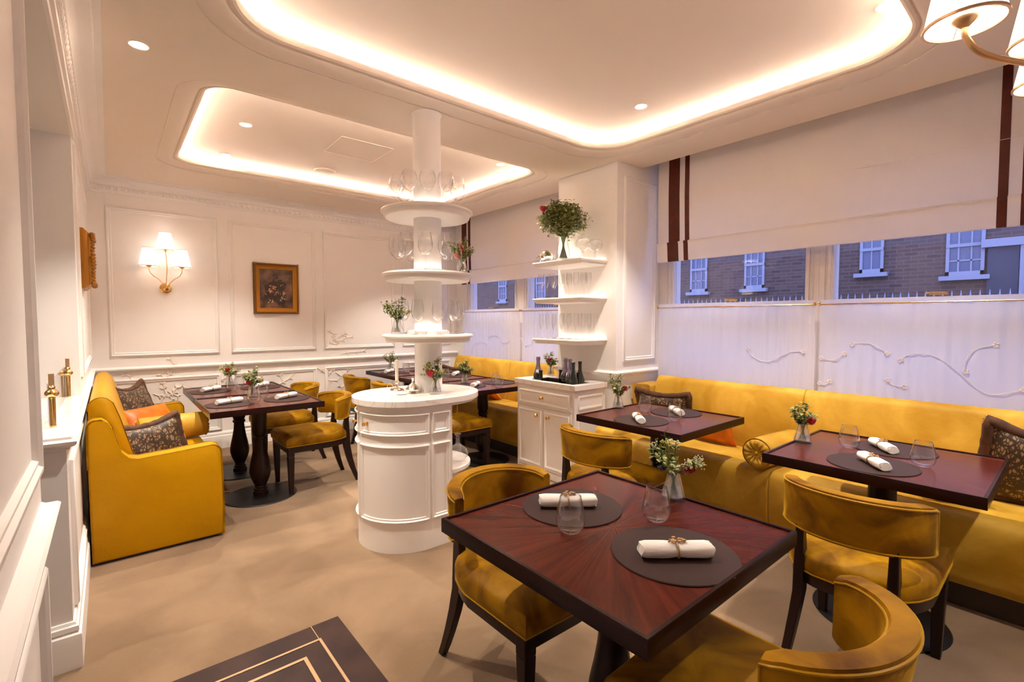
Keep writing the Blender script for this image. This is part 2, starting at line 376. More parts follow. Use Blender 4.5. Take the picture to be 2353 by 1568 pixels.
def mat_brick():
    m, n, l, p = nt('brick_facade')
    tc = n.new('ShaderNodeTexCoord'); sp = n.new('ShaderNodeSeparateXYZ'); cb = n.new('ShaderNodeCombineXYZ'); l.new(tc.outputs['Object'], sp.inputs[0]); l.new(sp.outputs['Y'], cb.inputs[0]); l.new(sp.outputs['Z'], cb.inputs[1])
    b = n.new('ShaderNodeTexBrick'); l.new(cb.outputs[0], b.inputs[0]); b.inputs['Scale'].default_value = 1.0; b.inputs['Brick Width'].default_value = 0.225; b.inputs['Row Height'].default_value = 0.075; b.inputs['Mortar Size'].default_value = 0.008
    b.inputs['Color1'].default_value = (0.12, 0.07, 0.055, 1); b.inputs['Color2'].default_value = (0.07, 0.043, 0.037, 1); b.inputs['Mortar'].default_value = (0.13, 0.10, 0.09, 1)
    l.new(b.outputs[0], p.inputs['Base Color']); p.inputs['Roughness'].default_value = 0.9; return m
BRICK = mat_brick()
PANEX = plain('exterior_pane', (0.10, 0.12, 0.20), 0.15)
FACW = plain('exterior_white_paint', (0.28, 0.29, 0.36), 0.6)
SLATE = plain('dark_slate', (0.03, 0.04, 0.07), 0.5)
STONE = plain('inlaid_stone', (0.030, 0.015, 0.013), 0.45, noise=7, c2=(0.048, 0.024, 0.019), detail=6, spec=0.2)
INLAY = plain('inlay_brass', (0.50, 0.32, 0.17), 0.4, 0.4)
def mat_painting():
    m, n, l, p = nt('still_life_ground')
    tc = n.new('ShaderNodeTexCoord'); nz = n.new('ShaderNodeTexNoise'); nz.inputs['Scale'].default_value = 9; nz.inputs['Detail'].default_value = 6; l.new(tc.outputs['Object'], nz.inputs[0])
    r = ramp(n, (0.035, 0.014, 0.008), (0.22, 0.11, 0.055), 0.35, 0.65); l.new(nz.outputs['Fac'], r.inputs[0]); l.new(r.outputs[0], p.inputs['Base Color']); p.inputs['Roughness'].default_value = 0.4; return m
PAINTING = mat_painting()
PETAL1 = plain('painted_pink', (0.72, 0.30, 0.20), 0.5, noise=70, c2=(0.42, 0.13, 0.08))
PETAL2 = plain('painted_cream', (0.75, 0.50, 0.36), 0.5, noise=70, c2=(0.3, 0.17, 0.1))
PETAL3 = plain('painted_dark_leaf', (0.035, 0.022, 0.012), 0.5)

# ================================================================== SETTING
ZC, ZU = 2.711, 2.822
YB, XL, XW = 5.95, -0.142, 3.93
def rrect(x0, x1, y0, y1, r, n=12):
    """counter-clockwise rounded rectangle"""
    pts = []
    for cx, cy, a0 in ((x1-r, y0+r, -PI/2), (x1-r, y1-r, 0), (x0+r, y1-r, PI/2), (x0+r, y0+r, PI)):
        for i in range(n+1):
            a = a0 + PI/2*i/n; pts.append((cx+r*math.cos(a), cy+r*math.sin(a)))
    return pts
COVES = [(0.286, 3.272, 0.40, 2.72, 0.44), (0.324, 3.205, 3.12, 5.18, 0.305)]

b = B(); b.box(-2.7, -1.6, -0.1, 4.3, 6.05, 0)
struct('floor', b, CARPET)
b = B(); b.box(-2.6, -1.5, 0.0, 0.777, 2.187, 0.004)
fs = struct('floor', b, STONE)
b = B()
for k, (xr, yr, w) in enumerate(((0.664, 2.078, 0.011), (0.580, 1.998, 0.014))):
    b.box(-2.6, yr-w, 0.004, xr, yr, 0.0062); b.box(xr-w, -1.5, 0.004, xr, yr-w, 0.0062)
link('inlay_line', b, INLAY, fs)
b = B(); b.box(0.655, 2.078, 0.004, 0.658, 2.187, 0.0048); b.box(0.664, 1.55, 0.004, 0.777, 1.553, 0.0048); b.box(0.10, 2.078, .004, .103, 2.187, .0048)
link('stone_joint', b, INLAY, fs)

# ceiling: soffit with two rounded openings, coved rims, upper ceilings
b = B()
outer = [(-0.32, -1.5), (3.606, -1.5), (3.606, 5.95), (-0.32, 5.95)]
loops = [outer] + [rrect(*c) for c in COVES]
tri = geometry.tessellate_polygon([[Vector((p[0], p[1], 0)) for p in L] for L in loops])
flat = [p for L in loops for p in L]
b.add([(p[0], p[1], ZC) for p in flat], [tuple(t) for t in tri])
ceil = struct('ceiling', b, CEIL, fix=False)
b = B()
for (x0, x1, y0, y1, r) in COVES: b.box(x0-0.1, y0-0.1, ZU, x1+0.1, y1+0.1, ZU+0.03)
link('raised_ceiling', b, CEIL, ceil)
b = B(); b.box(3.606, -1.5, ZC, 3.626, 5.95, 2.88); b.box(3.606, -1.5, 2.86, 4.3, 5.95, 2.88); b.box(-2.7, -1.6, 2.65, -0.34, 4.4, 2.68)
link('recess_ceiling', b, CEIL, ceil)
prof = [(0, ZC), (0.0, ZC+.008), (0.008, ZC+.010), (0.010, ZC+.004), (0.016, ZC+.006)]
for i in range(7):
    a = PI/2*i/6; prof.append((0.016+0.100*math.sin(a), ZC+.006+0.020*(1-math.cos(a))))
prof += [(0.119, ZC+.033), (0.125, ZC+.035), (0.127, ZC+.027), (0.140, ZC+.025), (0.152, ZC+.031), (0.158, ZC+.043), (0.158, ZC+.058), (0.146, ZC+.058), (0.146, ZC+.050), (-0.02, ZC+.050), (-0.02, ZU+.004)]
for k, c in enumerate(COVES):
    b = B(); b.sweep(rrect(*c), prof, closed=True); link('cove_moulding', b, CEIL, ceil, ang=30)
    b = B(); b.sweep(rrect(c[0]+.03, c[1]-.03, c[2]+.03, c[3]-.03, c[4]-.03), [(.002, ZC+.056), (.002, ZC+.068), (.016, ZC+.068), (.016, ZC+.056)], closed=True, pcl=True)
    link('led_strip', b, LEDM, ceil)
# access hatch outline and loudspeaker ring in the rear raised ceiling
b = B()
b.tube([(1.45,4.22,ZU-.001),(1.44,3.79,ZU-.001),(1.88,3.79,ZU-.001),(1.88,4.23,ZU-.001)], 0.0018, 4, closed=True)
link('access_hatch_joint', b, CEIL, ceil)
b = B(); b.lathe([(0.085, 0), (0.095, 0.004), (0.10, 0.012)], 28, c=(1.64, 4.77, ZU-.012)); link('ceiling_loudspeaker', b, CEIL, ceil)

# walls
MB_ = Matrix(((1,0,0,0),(0,0,-1,0),(0,1,0,0),(0,0,0,1)))           # (u,v,out) -> facing -Y
def face_my(y): return Matrix.Translation((0, y, 0)) @ MB_
def face_px(x): return Matrix.Translation((x, 0, 0)) @ Matrix(((0,0,1,0),(1,0,0,0),(0,1,0,0),(0,0,0,1)))   # u=+Y
def face_mx(x): return Matrix.Translation((x, 0, 0)) @ Matrix(((0,0,-1,0),(-1,0,0,0),(0,1,0,0),(0,0,0,1)))  # u=-Y
PM = [(0,0),(0,.009),(.007,.017),(.016,.017),(.022,.009),(.034,.011),(.040,0)]
def panel(b, M, u0, u1, v0, v1, pm=PM):
    b.m = M; b.sweep([(u0,v0),(u1,v0),(u1,v1),(u0,v1)], pm, closed=True); b.m = Matrix.Identity(4)
RAIL = [(0,.872),(.010,.874),(.014,.884),(.024,.888),(.032,.896),(.034,.908),(.028,.914),(.012,.916),(0,.926)]
BASE = [(0,.185),(.006,.183),(.010,.172),(.016,.168),(.018,.150),(.012,.146),(.024,.136),(.026,.120),(.026,0)]

b = B(); b.box(-0.32, YB, 0, 4.06, YB+.1, 3.0)
wb = struct('wall_back', b, PAINT)
for (u0, u1) in ((0.0,0.905),(1.01,1.91),(2.005,2.93),(3.05,3.81)):
    b = B(); panel(b, face_my(YB), u0, u1, 1.025, 2.455); link('panel_moulding', b, PAINT, wb, ang=50)
    b = B(); panel(b, face_my(YB), u0, u1, 0.195, 0.805); link('panel_moulding', b, PAINT, wb, ang=50)
b = B(); b.sweep([(3.93,YB),(XL,YB)], RAIL); link('chair_rail', b, PAINT, wb)
# plaster branches in relief over the wall
rel = B()
BR = [[(0.32,0.645),(0.366,0.619),(0.401,0.615),(0.448,0.607),(0.468,0.575)],[(0.425,0.624),(0.408,0.684),(0.404,0.736),(0.414,0.786),(0.389,0.828)],[(0.414,0.786),(0.448,0.827),(0.484,0.861),(0.50,.93),(.47,.98)],
 [(0.454,0.606),(0.485,0.64),(0.51,0.689),(0.56,0.704)],[(0.473,0.626),(0.52,0.599)],[(0.08,0.84),(0.112,0.852),(0.145,0.832),(0.168,0.795)],[(0.853,0.705),(0.907,0.731),(0.955,0.759)],[(0.437,0.659),(0.473,0.626)],
 [(2.028,1.253),(2.072,1.244),(2.124,1.208)],[(2.097,1.19),(2.123,1.145),(2.158,1.1)],[(2.158,1.118),(2.239,1.129),(2.276,1.16),(2.35,1.167)],[(2.181,1.162),(2.222,1.188),(2.268,1.214)],[(2.07,1.111),(2.149,1.073)],
 [(2.201,0.955),(2.274,0.969),(2.404,0.973),(2.509,0.982)],[(1.909,0.806),(1.96,0.772),(2.02,0.724)],[(2.038,0.758),(2.059,0.726),(2.099,0.763)],[(2.036,0.643),(2.15,0.629)],[(2.134,0.734),(2.196,0.684)],[(2.243,0.771),(2.289,0.75),(2.265,0.715)],[(2.258,0.57),(2.212,0.538),(2.185,0.558)],
 [(2.02,.724),(2.06,.62),(2.03,.50),(2.08,.38)],[(1.45,.62),(1.52,.66),(1.60,.70),(1.66,.78)],[(1.52,.66),(1.50,.74)],[(3.3,1.1),(3.36,1.2),(3.45,1.26)],[(0.40,.60),(.36,.50),(.38,.36)]]
rng = random.Random(3)
for c in BR:
    off = 0.006
    rel.tube([(p[0], YB-off+.003, p[1]) for p in c], 0.0050, 6)
    for p, q in zip(c[:-1], c[1:]):
        for s in (-1, 1):
            dx, dz = q[0]-p[0], q[1]-p[1]; L = math.hypot(dx, dz) or 1
            a = math.atan2(dz, dx) + s*rng.uniform(.6, 1.1); ll = rng.uniform(.022, .04)
            cx, cz = q[0]+math.cos(a)*ll*.6, q[1]+math.sin(a)*ll*.6
            m0 = rel.m; rel.m = Matrix.Translation((cx, YB-.006, cz)) @ Matrix.Rotation(-a, 4, 'Y')
            rel.ball((0,0,0), 1, 8, 5, (ll*.52, .0035, ll*.2)); rel.m = m0
link('branch_relief', rel, PLASTER, wb)

b = B(); b.sweep([(3.93,YB),(XL,YB),(XL,3.87)], BASE); struct('baseboard_back', b, PAINT)
CORN = [(0,2.575),(.010,2.577),(.012,2.592),(.026,2.596),(.028,2.640),(.038,2.643),(.044,2.650)]
for i in range(6):
    a = PI/2*i/5; CORN.append((.044+.074*(1-math.cos(a)), 2.650+.040*math.sin(a)))
CORN += [(.122,2.692),(.124,2.701),(.152,2.704),(.156,ZC)]
b = B(); b.sweep([(3.606,YB),(XL,YB),(XL,-1.5)], CORN)
corn = struct('trim_1', b, PAINT)
b = B(); x = -0.06
while x < 3.56:
    b.ball((x, YB-.027, 2.618), .019, 8, 6, (.85, .7, 1.0)); b.ball((x+.0275, YB-.028, 2.616), .016, 5, 4, (.35, .5, 1.1)); x += .055
y = YB-.08
while y > 0.4:
    b.ball((XL+.027, y, 2.618), .019, 8, 6, (.7, .85, 1.0)); b.ball((XL+.028, y-.0275, 2.616), .016, 5, 4, (.5, .35, 1.1)); y -= .055
link('egg_and_dart', b, PAINT, corn, fix=False)

# left wall: near pier, doorway, dwarf wall with opening above, far pier
b = B(); b.box(-0.32, -1.5, 0, XL, 1.66, 2.8); b.box(-0.32, 3.86, 0, XL, YB, 2.8); b.box(-0.32, 1.66, 2.46, XL, 3.86, 2.8); b.box(-0.32, 2.545, 0, XL, 3.86, .885)
wlft = struct('wall_left', b, PAINT)
for (u0, u1, v0, v1) in ((4.02,5.80,1.025,2.455),(4.02,5.80,.195,.805),(.35,1.55,1.025,2.40),(.35,1.55,.195,.805),(2.66,3.80,.195,.805)):
    b = B(); panel(b, face_px(XL), u0, u1, v0, v1); link('panel_moulding', b, PAINT, wlft, ang=50)
b = B(); b.sweep([(XL,YB),(XL,2.545),(-.32,2.545)], RAIL); b.sweep([(-.32,1.66),(XL,1.66),(XL,-1.4)], RAIL); link('chair_rail', b, PAINT, wlft)
b = B(); b.sweep([(XL,3.86),(XL,2.545),(-.32,2.545)], BASE); b.sweep([(-.32,1.66),(XL,1.66),(XL,-1.4)], BASE); struct('baseboard_left', b, PAINT)
b = B(); b.sweep([(XL,3.95),(XL,1.55)], [(0,2.46),(.012,2.462),(.016,2.475),(.028,2.48),(.030,2.50),(.018,2.515),(0,2.52)]); struct('trim_2', b, PAINT)
b = B(); b.box(-0.345, 2.525, .885, XL+.022, 3.86, .93)
struct('trim_3', b, MARBLE, bev=.006)
# the room beyond the opening
b = B(); b.box(-2.7, 4.27, 0, -.32, 4.35, 2.7); b.box(-2.75, -1.6, 0, -2.65, 4.3, 2.7)
wr_ = struct('wall_far_room', b, PAINT)
b = B(); panel(b, face_my(4.27), -1.4, -.42, 1.0, 2.45)
b.sweep([(-.33,4.27),(-2.6,4.27)], RAIL); b.sweep([(-.33,4.27),(-2.6,4.27)], [(0,.70),(.02,.71),(.02,.74),(0,.75)])
link('panel_moulding', b, PAINT, wr_, ang=50)
b = B(); b.box(-2.7, -1.6, 0, 4.3, -1.5, 3.0); struct('wall_near', b, PAINT)

# right: pillar, window wall
b = B(); b.box(3.30, 2.557, 0, 4.3, 3.244, 2.87)
wp = struct('wall_pillar', b, PAINT)
b = B(); panel(b, face_my(2.557), 3.392, 3.862, 1.018, 2.61); link('panel_moulding', b, PAINT, wp, ang=50)
b = B(); b.sweep([(3.93,3.244),(3.30,3.244),(3.30,2.557),(3.93,2.557)], [(-d, z+.018) for d, z in RAIL])
link('chair_rail', b, PAINT, wp)
b = B(); b.sweep([(3.93,3.244),(3.30,3.244),(3.30,2.557),(3.93,2.557)], [(-d, z) for d, z in BASE]); struct('baseboard_pillar', b, PAINT)
b = B(); b.box(XW+.03, -1.5, 0, 4.3, 2.557, .84); b.box(XW+.03, 3.244, 0, 4.3, YB, .84); b.box(XW+.03, -1.5, 2.70, 4.3, YB, 2.97); b.box(XW, 5.68, 0, 4.06, YB, 2.97)
struct('wall_right', b, PAINT)
def window(num, y0, y1, p0, p1):
    """frame from y0 to y1, panes from p0 to p1"""
    b = B()
    b.box(XW, y0, .84, XW+.12, p0, 2.75); b.box(XW, p1, .84, XW+.12, y1, 2.75)
    b.box(XW, p0, .84, XW+.10, p1, .90); b.box(XW+.02, p0, 1.480, XW+.09, p1, 1.528); b.box(XW, p0, 2.68, XW+.1, p1, 2.75)
    # staff beads either side
    for yy in (p0, p1):
        s = -1 if yy == p0 else 1
        b.box(XW-.012, yy+s*.015, .84, XW, yy+s*.030, 2.75); b.box(XW-.008, yy+s*.050, .84, XW, yy+s*.056, 2.75)
    o = struct('window_%d' % num, b, WINW, bev=.003)
    g = B(); g.box(XW+.055, p0, 1.528, XW+.060, p1, 2.68); link('pane', g, PANE, o)
    g = B(); g.box(XW+.060, p0, .90, XW+.065, p1, 1.480); link('pane', g, PANE, o)
    c = B(); ym = (p0+p1)/2; c.box(XW+.0, ym-.045, 1.537, XW+.035, ym+.045, 1.546); c.tube([(XW+.01, ym-.04, 1.552), (XW+.005, ym+.03, 1.556), (XW+.0, ym+.05, 1.552)], .006, 6); c.ball((XW+.005, ym+.055, 1.552), .009, 8, 5)
    link('sash_lock', c, BRASS, o)
window(1, 1.24, 2.557, 1.331, 2.41); window(2, -0.10, 1.24, 0.02, 1.151); window(3, -1.5, -0.10, -1.40, -0.20)
window(4, 4.50, 5.68, 4.629, 5.60); window(5, 3.244, 4.50, 3.34, 4.39)

# the street: brick building opposite, railing
bl = empty('brick_building', (12, 3, 0)); tag(bl, 'brick building with white sash windows across the street, seen through the windows', 'building')
def W2(x, y, z): return (x-12, y-3, z)
b = B(); b.box(0, -12, -1, .4, 40, 7); link('wall', b, BRICK, bl)
b = B(); b.box(-.15, -12, 3.35, 0.02, 40, 3.6); link('cornice', b, SLATE, bl)
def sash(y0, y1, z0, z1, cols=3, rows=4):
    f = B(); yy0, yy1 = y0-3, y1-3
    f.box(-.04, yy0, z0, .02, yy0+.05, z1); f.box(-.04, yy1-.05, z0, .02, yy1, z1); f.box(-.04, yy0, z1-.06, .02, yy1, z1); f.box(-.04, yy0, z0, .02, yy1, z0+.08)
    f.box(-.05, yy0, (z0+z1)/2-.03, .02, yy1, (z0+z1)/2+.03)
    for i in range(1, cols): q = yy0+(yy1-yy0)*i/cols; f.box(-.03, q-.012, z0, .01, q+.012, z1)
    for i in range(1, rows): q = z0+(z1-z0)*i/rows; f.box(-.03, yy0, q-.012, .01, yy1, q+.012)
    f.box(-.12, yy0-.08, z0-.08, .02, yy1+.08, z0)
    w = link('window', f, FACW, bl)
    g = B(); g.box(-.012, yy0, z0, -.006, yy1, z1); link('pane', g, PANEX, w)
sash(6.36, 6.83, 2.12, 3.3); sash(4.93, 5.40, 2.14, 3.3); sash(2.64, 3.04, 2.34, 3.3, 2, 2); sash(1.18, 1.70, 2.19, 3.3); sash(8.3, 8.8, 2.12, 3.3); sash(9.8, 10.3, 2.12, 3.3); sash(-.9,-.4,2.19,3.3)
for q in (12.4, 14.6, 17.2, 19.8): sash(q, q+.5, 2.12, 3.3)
b = B(); b.box(-.06, .75-3, -1, .02, 1.14-3, 2.66); link('doorway', b, SLATE, bl)
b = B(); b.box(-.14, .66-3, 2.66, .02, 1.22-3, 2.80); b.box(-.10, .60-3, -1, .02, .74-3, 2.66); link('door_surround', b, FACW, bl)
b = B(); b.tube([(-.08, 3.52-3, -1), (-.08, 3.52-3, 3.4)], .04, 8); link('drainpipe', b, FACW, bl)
rl = empty('street_railing', (10.5, 3, 0)); tag(rl, 'dark spiked street railing in front of the brick building', 'railing')
b = B(); b.box(-.03, -6, 1.70, .03, 9, 1.74); b.box(-.02, -6, 1.0, .02, 9, 1.60); link('rail', b, SLATE, rl)
b = B(); q = -6.0
while q < 9: b.frustum((0, q, 1.72), (.03, .03), (0, q, 1.86), (.005, .005)); q += .11
link('spike', b, FACW, rl); rl.children[-1]['kind'] = 'stuff'
b = B(); b.box(4.3, -14, -1.1, 13, 22, -1.0); struct('floor', b, SLATE)

# ================================================================== LIGHTS THAT ARE THINGS, AND UNSEEN LAMPS
def downlight(x, y, z, label):
    r = empty('downlight', (x, y, z)); tag(r, label, 'downlight', 'recessed ceiling downlights')
    b = B(); b.lathe([(.032, -.001), (.040, -.004), (.043, 0)], 24); link('trim_ring', b, CEIL, r)
    b = B(); b.lathe([(0.0, -.0025), (.034, -.0025)], 24); link('lens', b, DISCM, r, fix=False)
    downlamp(x, y, z-.012)
downlight(.148, 2.986, ZC, 'round downlight in the low ceiling above the gold settee, leftmost in the photo')
downlight(.815, 4.030, ZU, 'round downlight in the rear raised ceiling, nearer of the two on its left side')
downlight(.823, 4.87, ZU, 'round downlight in the rear raised ceiling, farther of the two on its left side')
downlight(2.82, 3.528, ZU, 'round downlight in the rear raised ceiling near its right end')
downlight(2.792, 1.973, ZU, 'round downlight in the front raised ceiling, farther of its two, towards the pillar')
downlight(2.774, .633, ZU, 'round downlight in the front raised ceiling, right beside the lamp shades')
for x, y in ((.82, 2.02),): downlamp(x, y, ZU-.012)
for x, y in ((2.891, 4.87), (2.4, -.55)): downlamp(x, y, ZU-.012 if y > 0 else ZC-.02)  # the second is an unseen lamp added to brighten the right-hand carpet
downlamp(-1.3, 2.5, 2.62, P_DOWN*.8)  # unseen lamp added to brighten the room beyond the opening

def shade_lamp(root, c, r0=.08, r1=.049, h=.175, mat=None):
    """lamp shade with gilt rims, spider and bulb; c = centre of the lower rim"""
    x, y, z = c
    b = B(); b.shell([(r0, 0), (r1, h)], 32, c); o = link('lamp_shade', b, mat or SHADE, root, fix=False)
    b = B(); b.shell([(r0-.003, -.003), (r0+.003, -.003), (r0+.003, .003), (r0-.003, .003), (r0-.003, -.003)], 32, c)
    for k in range(3):
        a = 2*PI*k/3+.4; b.tube([(x+r0*math.cos(a), y+r0*math.sin(a), z), (x+.012*math.cos(a), y+.012*math.sin(a), z+.045)], .0012, 5)
    link('shade_rim', b, SATBRASS, o, fix=False); b = B(); b.shell([(r1-.002, h-.002), (r1+.0025, h-.002), (r1+.0025, h+.002), (r1-.002, h+.002), (r1-.002, h-.002)], 32, c)
    link('shade_rim', b, SATBRASS, o)
    b = B(); b.lathe([(0, .03), (.014, .035), (.018, .06), (.017, .09), (.006, .105), (0, .107)], 14, c); link('bulb', b, BULB, o)
    return o
def cup(b, c): b.lathe([(0, -.014), (.010, -.012), (.016, -.006), (.026, .002), (.028, .008), (.012, .010), (.009, .03), (0, .03)], 18, c)
sc_ = empty('wall_sconce', (.447, YB, 1.70)); tag(sc_, 'brass three-arm wall sconce with white shades on the left panel of the back wall', 'wall lamp')
b = B(); b.m = face_my(0); b.lathe([(0, 0), (.052, 0), (.052, .006), (.044, .010), (.038, .010), (.034, .016), (.02, .018), (0, .018)], 30); b.m = Matrix.Identity(4)
link('backplate', b, BRASS, sc_)
b = B(); b.m = Matrix.Translation((0, -.045, -.015)); b.lathe([(0, -.018), (.018, -.014), (.03, 0), (.032, .010), (0, .012)], 18); b.m = Matrix.Identity(4); b.tube([(0, 0, 0), (0, -.05, 0)], .009, 8); link('hub', b, BRASS, sc_)
for dx, dz, in ((0, .365), (-.135, .205), (.130, .205)):
    b = B()
    if dx == 0: pts = [(0, -.05, 0), (.004, -.075, .10), (.010, -.09, .20), (.004, -.10, .30), (0, -.10, dz-.01)]
    else:
        s = 1 if dx > 0 else -1
        pts = [(s*.012, -.05, 0), (s*.03, -.07, .045), (s*.065, -.085, .085), (s*.105, -.10, .115), (abs(dx)*s*.98, -.105, .155), (dx, -.105, dz-.01)]
    # smooth
    P = []
    for i in range(len(pts)-1):
        p0 = Vector(pts[max(i-1,0)]); p1 = Vector(pts[i]); p2 = Vector(pts[i+1]); p3 = Vector(pts[min(i+2,len(pts)-1)])
        for k in range(5):
            t = k/5; P.append(0.5*((2*p1)+(p2-p0)*t+(2*p0-5*p1+4*p2-p3)*t*t+(3*p1-p0-3*p2+p3)*t*t*t))
    P.append(Vector(pts[-1])); b.tube(P, .0042, 8); cup(b, (dx, pts[-1][1], dz)); link('arm', b, SATBRASS, sc_)
    shade_lamp(sc_, (dx, pts[-1][1], dz+.0))

# chandelier at the right edge, close to the camera
def cr(pts, n=6):
    pts = [Vector(p) for p in pts]; P = []
    for i in range(len(pts)-1):
        p0 = pts[max(i-1,0)]; p1 = pts[i]; p2 = pts[i+1]; p3 = pts[min(i+2,len(pts)-1)]
        for k in range(n):
            t = k/n; P.append(0.5*((2*p1)+(p2-p0)*t+(2*p0-5*p1+4*p2-p3)*t*t+(3*p1-p0-3*p2+p3)*t*t*t))
    P.append(pts[-1]); return P
ch = empty('chandelier', (2.08, -.15, 2.00)); tag(ch, 'gilt chandelier with white tapered shades at the upper right edge, close to the viewer', 'chandelier')
b = B(); b.lathe([(0, -.07), (.012, -.06), (.02, -.04), (.045, -.01), (.05, .02), (.02, .06), (.012, .10), (.012, .5), (.008, .52), (.008, ZC-2.00-.02), (.05, ZC-2.00-.018), (.055, ZC-2.00)], 24); link('stem', b, SATBRASS, ch)
for (sx, sy, sz) in ((1.715, .225, 2.145), (2.00, .086, 2.145), (2.356, .10, 2.145)):
    dx, dy, dz = sx-2.08, sy+.15, sz-2.00
    b = B(); b.tube(cr([(dx*.06, dy*.06, .0), (dx*.35, dy*.35, .02), (dx*.68, dy*.68, .035), (dx*.90, dy*.90, .065), (dx*.985, dy*.985, .105), (dx, dy, dz-.012)]), .0078, 10)
    cup(b, (dx, dy, dz+.004)); link('arm', b, SATBRASS, ch)
    shade_lamp(ch, (dx, dy, dz), .083, .052, .18)

# ================================================================== WINDOW DRESSING
def blind(y0, y1, zb, zf, stripes, label, zt=2.85):
    r = empty('roman_blind', (3.787, (y0+y1)/2, zb)); tag(r, label, 'blind', 'roman blinds')
    oy, oz = (y0+y1)/2, zb
    def sheet(name, mat, ya, yb, dx=0.0, par=r, ny=40):
        prof = [(0.012+dx, zb), (-.004+dx, zb+.004), (-.010+dx, (zb+zf)/2), (-.014+dx, zf-.02), (-.020+dx, zf-.004), (-.012+dx, zf+.006), (.012+dx, zf+.002), (.010+dx, zf+.03), (.004+dx, zf+.25), (.000+dx, (zf+zt)/2), (.002+dx, zt)]
        rings = []
        for i in range(ny+1):
            y = ya+(yb-ya)*i/ny
            rings.append([(x+.004*math.sin(y*5.3+z*2)*(1 if z > zf else .6), y-oy, z-oz) for x, z in prof])
        b = B(); b.loft(rings, closed_ring=False, caps=False)
        return link(name, b, mat, par, ang=60, fix=False)
    cl = sheet('blind_cloth', BLIND, y0, y1)
    for (a, c) in stripes: sheet('velvet_stripe', STRIPE, a, c, -.0022, cl, 3)
    b = B(); b.tube([(-.0005, y0-oy, 2.37-oz), (-.0005, y1-oy, 2.37-oz)], .0012, 5); link('batten_seam', b, BLIND, cl)
blind(.035, 2.48, 1.890, 2.053, ((2.27, 2.375), (2.181, 2.222), (.292, .333), (.138, .241)), 'large white roman blind with rust velvet stripes over the near right window')
blind(3.27, 5.655, 1.871, 2.053, ((5.484, 5.598), (5.395, 5.449)), 'white roman blind with rust stripes over the far window, behind the pillar shelves')

def catm(pts, z0=0): return cr([(0, p[0], p[1]) for p in pts], 5)
VN = [[(1.678, 1.159), (1.651, 1.108), (1.577, 1.068), (1.504, 1.073), (1.424, 1.121), (1.358, 1.151), (1.292, 1.152)],
 [(1.173, 1.113), (1.116, 1.103), (1.085, 1.112), (1.037, 1.154)],
 [(0.991, 1.218), (0.918, 1.231), (0.855, 1.206), (0.802, 1.166)],
 [(0.734, 1.128), (0.702, 1.162), (0.646, 1.175), (0.576, 1.163), (0.514, 1.122), (0.455, 1.063), (0.411, 1.015), (0.375, 0.979), (0.314, 0.958), (0.199, 0.999)],
 [(0.434, 1.079), (0.436, 1.138), (0.409, 1.197), (0.363, 1.228), (0.316, 1.239)],
 [(1.179, 0.936), (1.145, 0.932), (1.12, 0.954)],
 [(0.798, 0.996), (0.771, 0.967), (0.713, 0.962)],
 [(5.397, 0.963), (5.334, 1.048), (5.18, 1.09), (5.033, 1.059), (4.976, 0.966)],
 [(5.004, 1.148), (4.918, 1.185), (4.78, 1.155), (4.726, 1.098), (4.594, 1.11)],
 [(4.36, 1.159), (4.294, 1.08), (4.199, 1.093), (4.15, 1.151)]]
def sheer(y0, y1, label):
    oy = (y0+y1)/2; r = empty('cafe_curtain', (3.812, oy, .78)); tag(r, label, 'curtain', 'sheer cafe curtains')
    rings = []; n = int((y1-y0)/.008)
    for i in range(n+1):
        y = y0+(y1-y0)*i/n; w = .0035*math.sin(y*95+1.5*math.sin(y*9))+.003*math.sin(y*31)
        rings.append([(w*k, y-oy, z-.78) for z, k in ((.78, .8), (1.1, .9), (1.40, 1), (1.475, 1.1), (1.485, .6), (1.497, .5), (1.520, .8))])
    b = B(); b.loft(rings, closed_ring=False, caps=False); cl = link('curtain_cloth', b, SHEER, r, ang=80, fix=False)
    e = B()
    for c in VN:
        if y0+.02 < sum(p[0] for p in c)/len(c) < y1-.02:
            P = catm(c); P = [Vector((-.007, p[1]-oy, p[2]-.78)) for p in P]; e.tube(P, .0027, 6)
            for q in (P[0], P[-1]):
                for k in range(5):
                    a = 2*PI*k/5; m0 = e.m; e.m = Matrix.Translation(q+Vector((0, .011*math.cos(a), .011*math.sin(a)))); e.ball((0,0,0), 1, 8, 5, (.0025, .0065, .0065)); e.m = m0
    if e.v: link('embroidered_vine', e, EMBR, cl)
    b = B(); b.tube([(-.002, y0-oy-.01, 1.490-.78), (-.002, y1-oy+.01, 1.490-.78)], .004, 8)
    for yy in (y0-oy-.004, y1-oy+.004): b.lathe([(.004, 0), (.008, .004), (.008, .014), (.003, .02)], 10, (-.006, yy, 1.49-.79)); b.ball((-.014, yy, 1.50-.78), .009, 8, 6); b.tube([(-.014, yy, 1.50-.78), (.03, yy, 1.49-.78)], .003, 6)
    link('curtain_rod', b, BRASS, r)
sheer(1.226, 2.48, 'sheer cafe curtain behind the mid right table, between pillar and brass hooks')
sheer(.03, 1.188, 'sheer embroidered cafe curtain behind the rightmost table')
sheer(4.388, 5.61, 'sheer cafe curtain in the far corner, above the rear banquette')
sheer(3.272, 4.35, 'sheer cafe curtain partly hidden behind the pillar shelves')

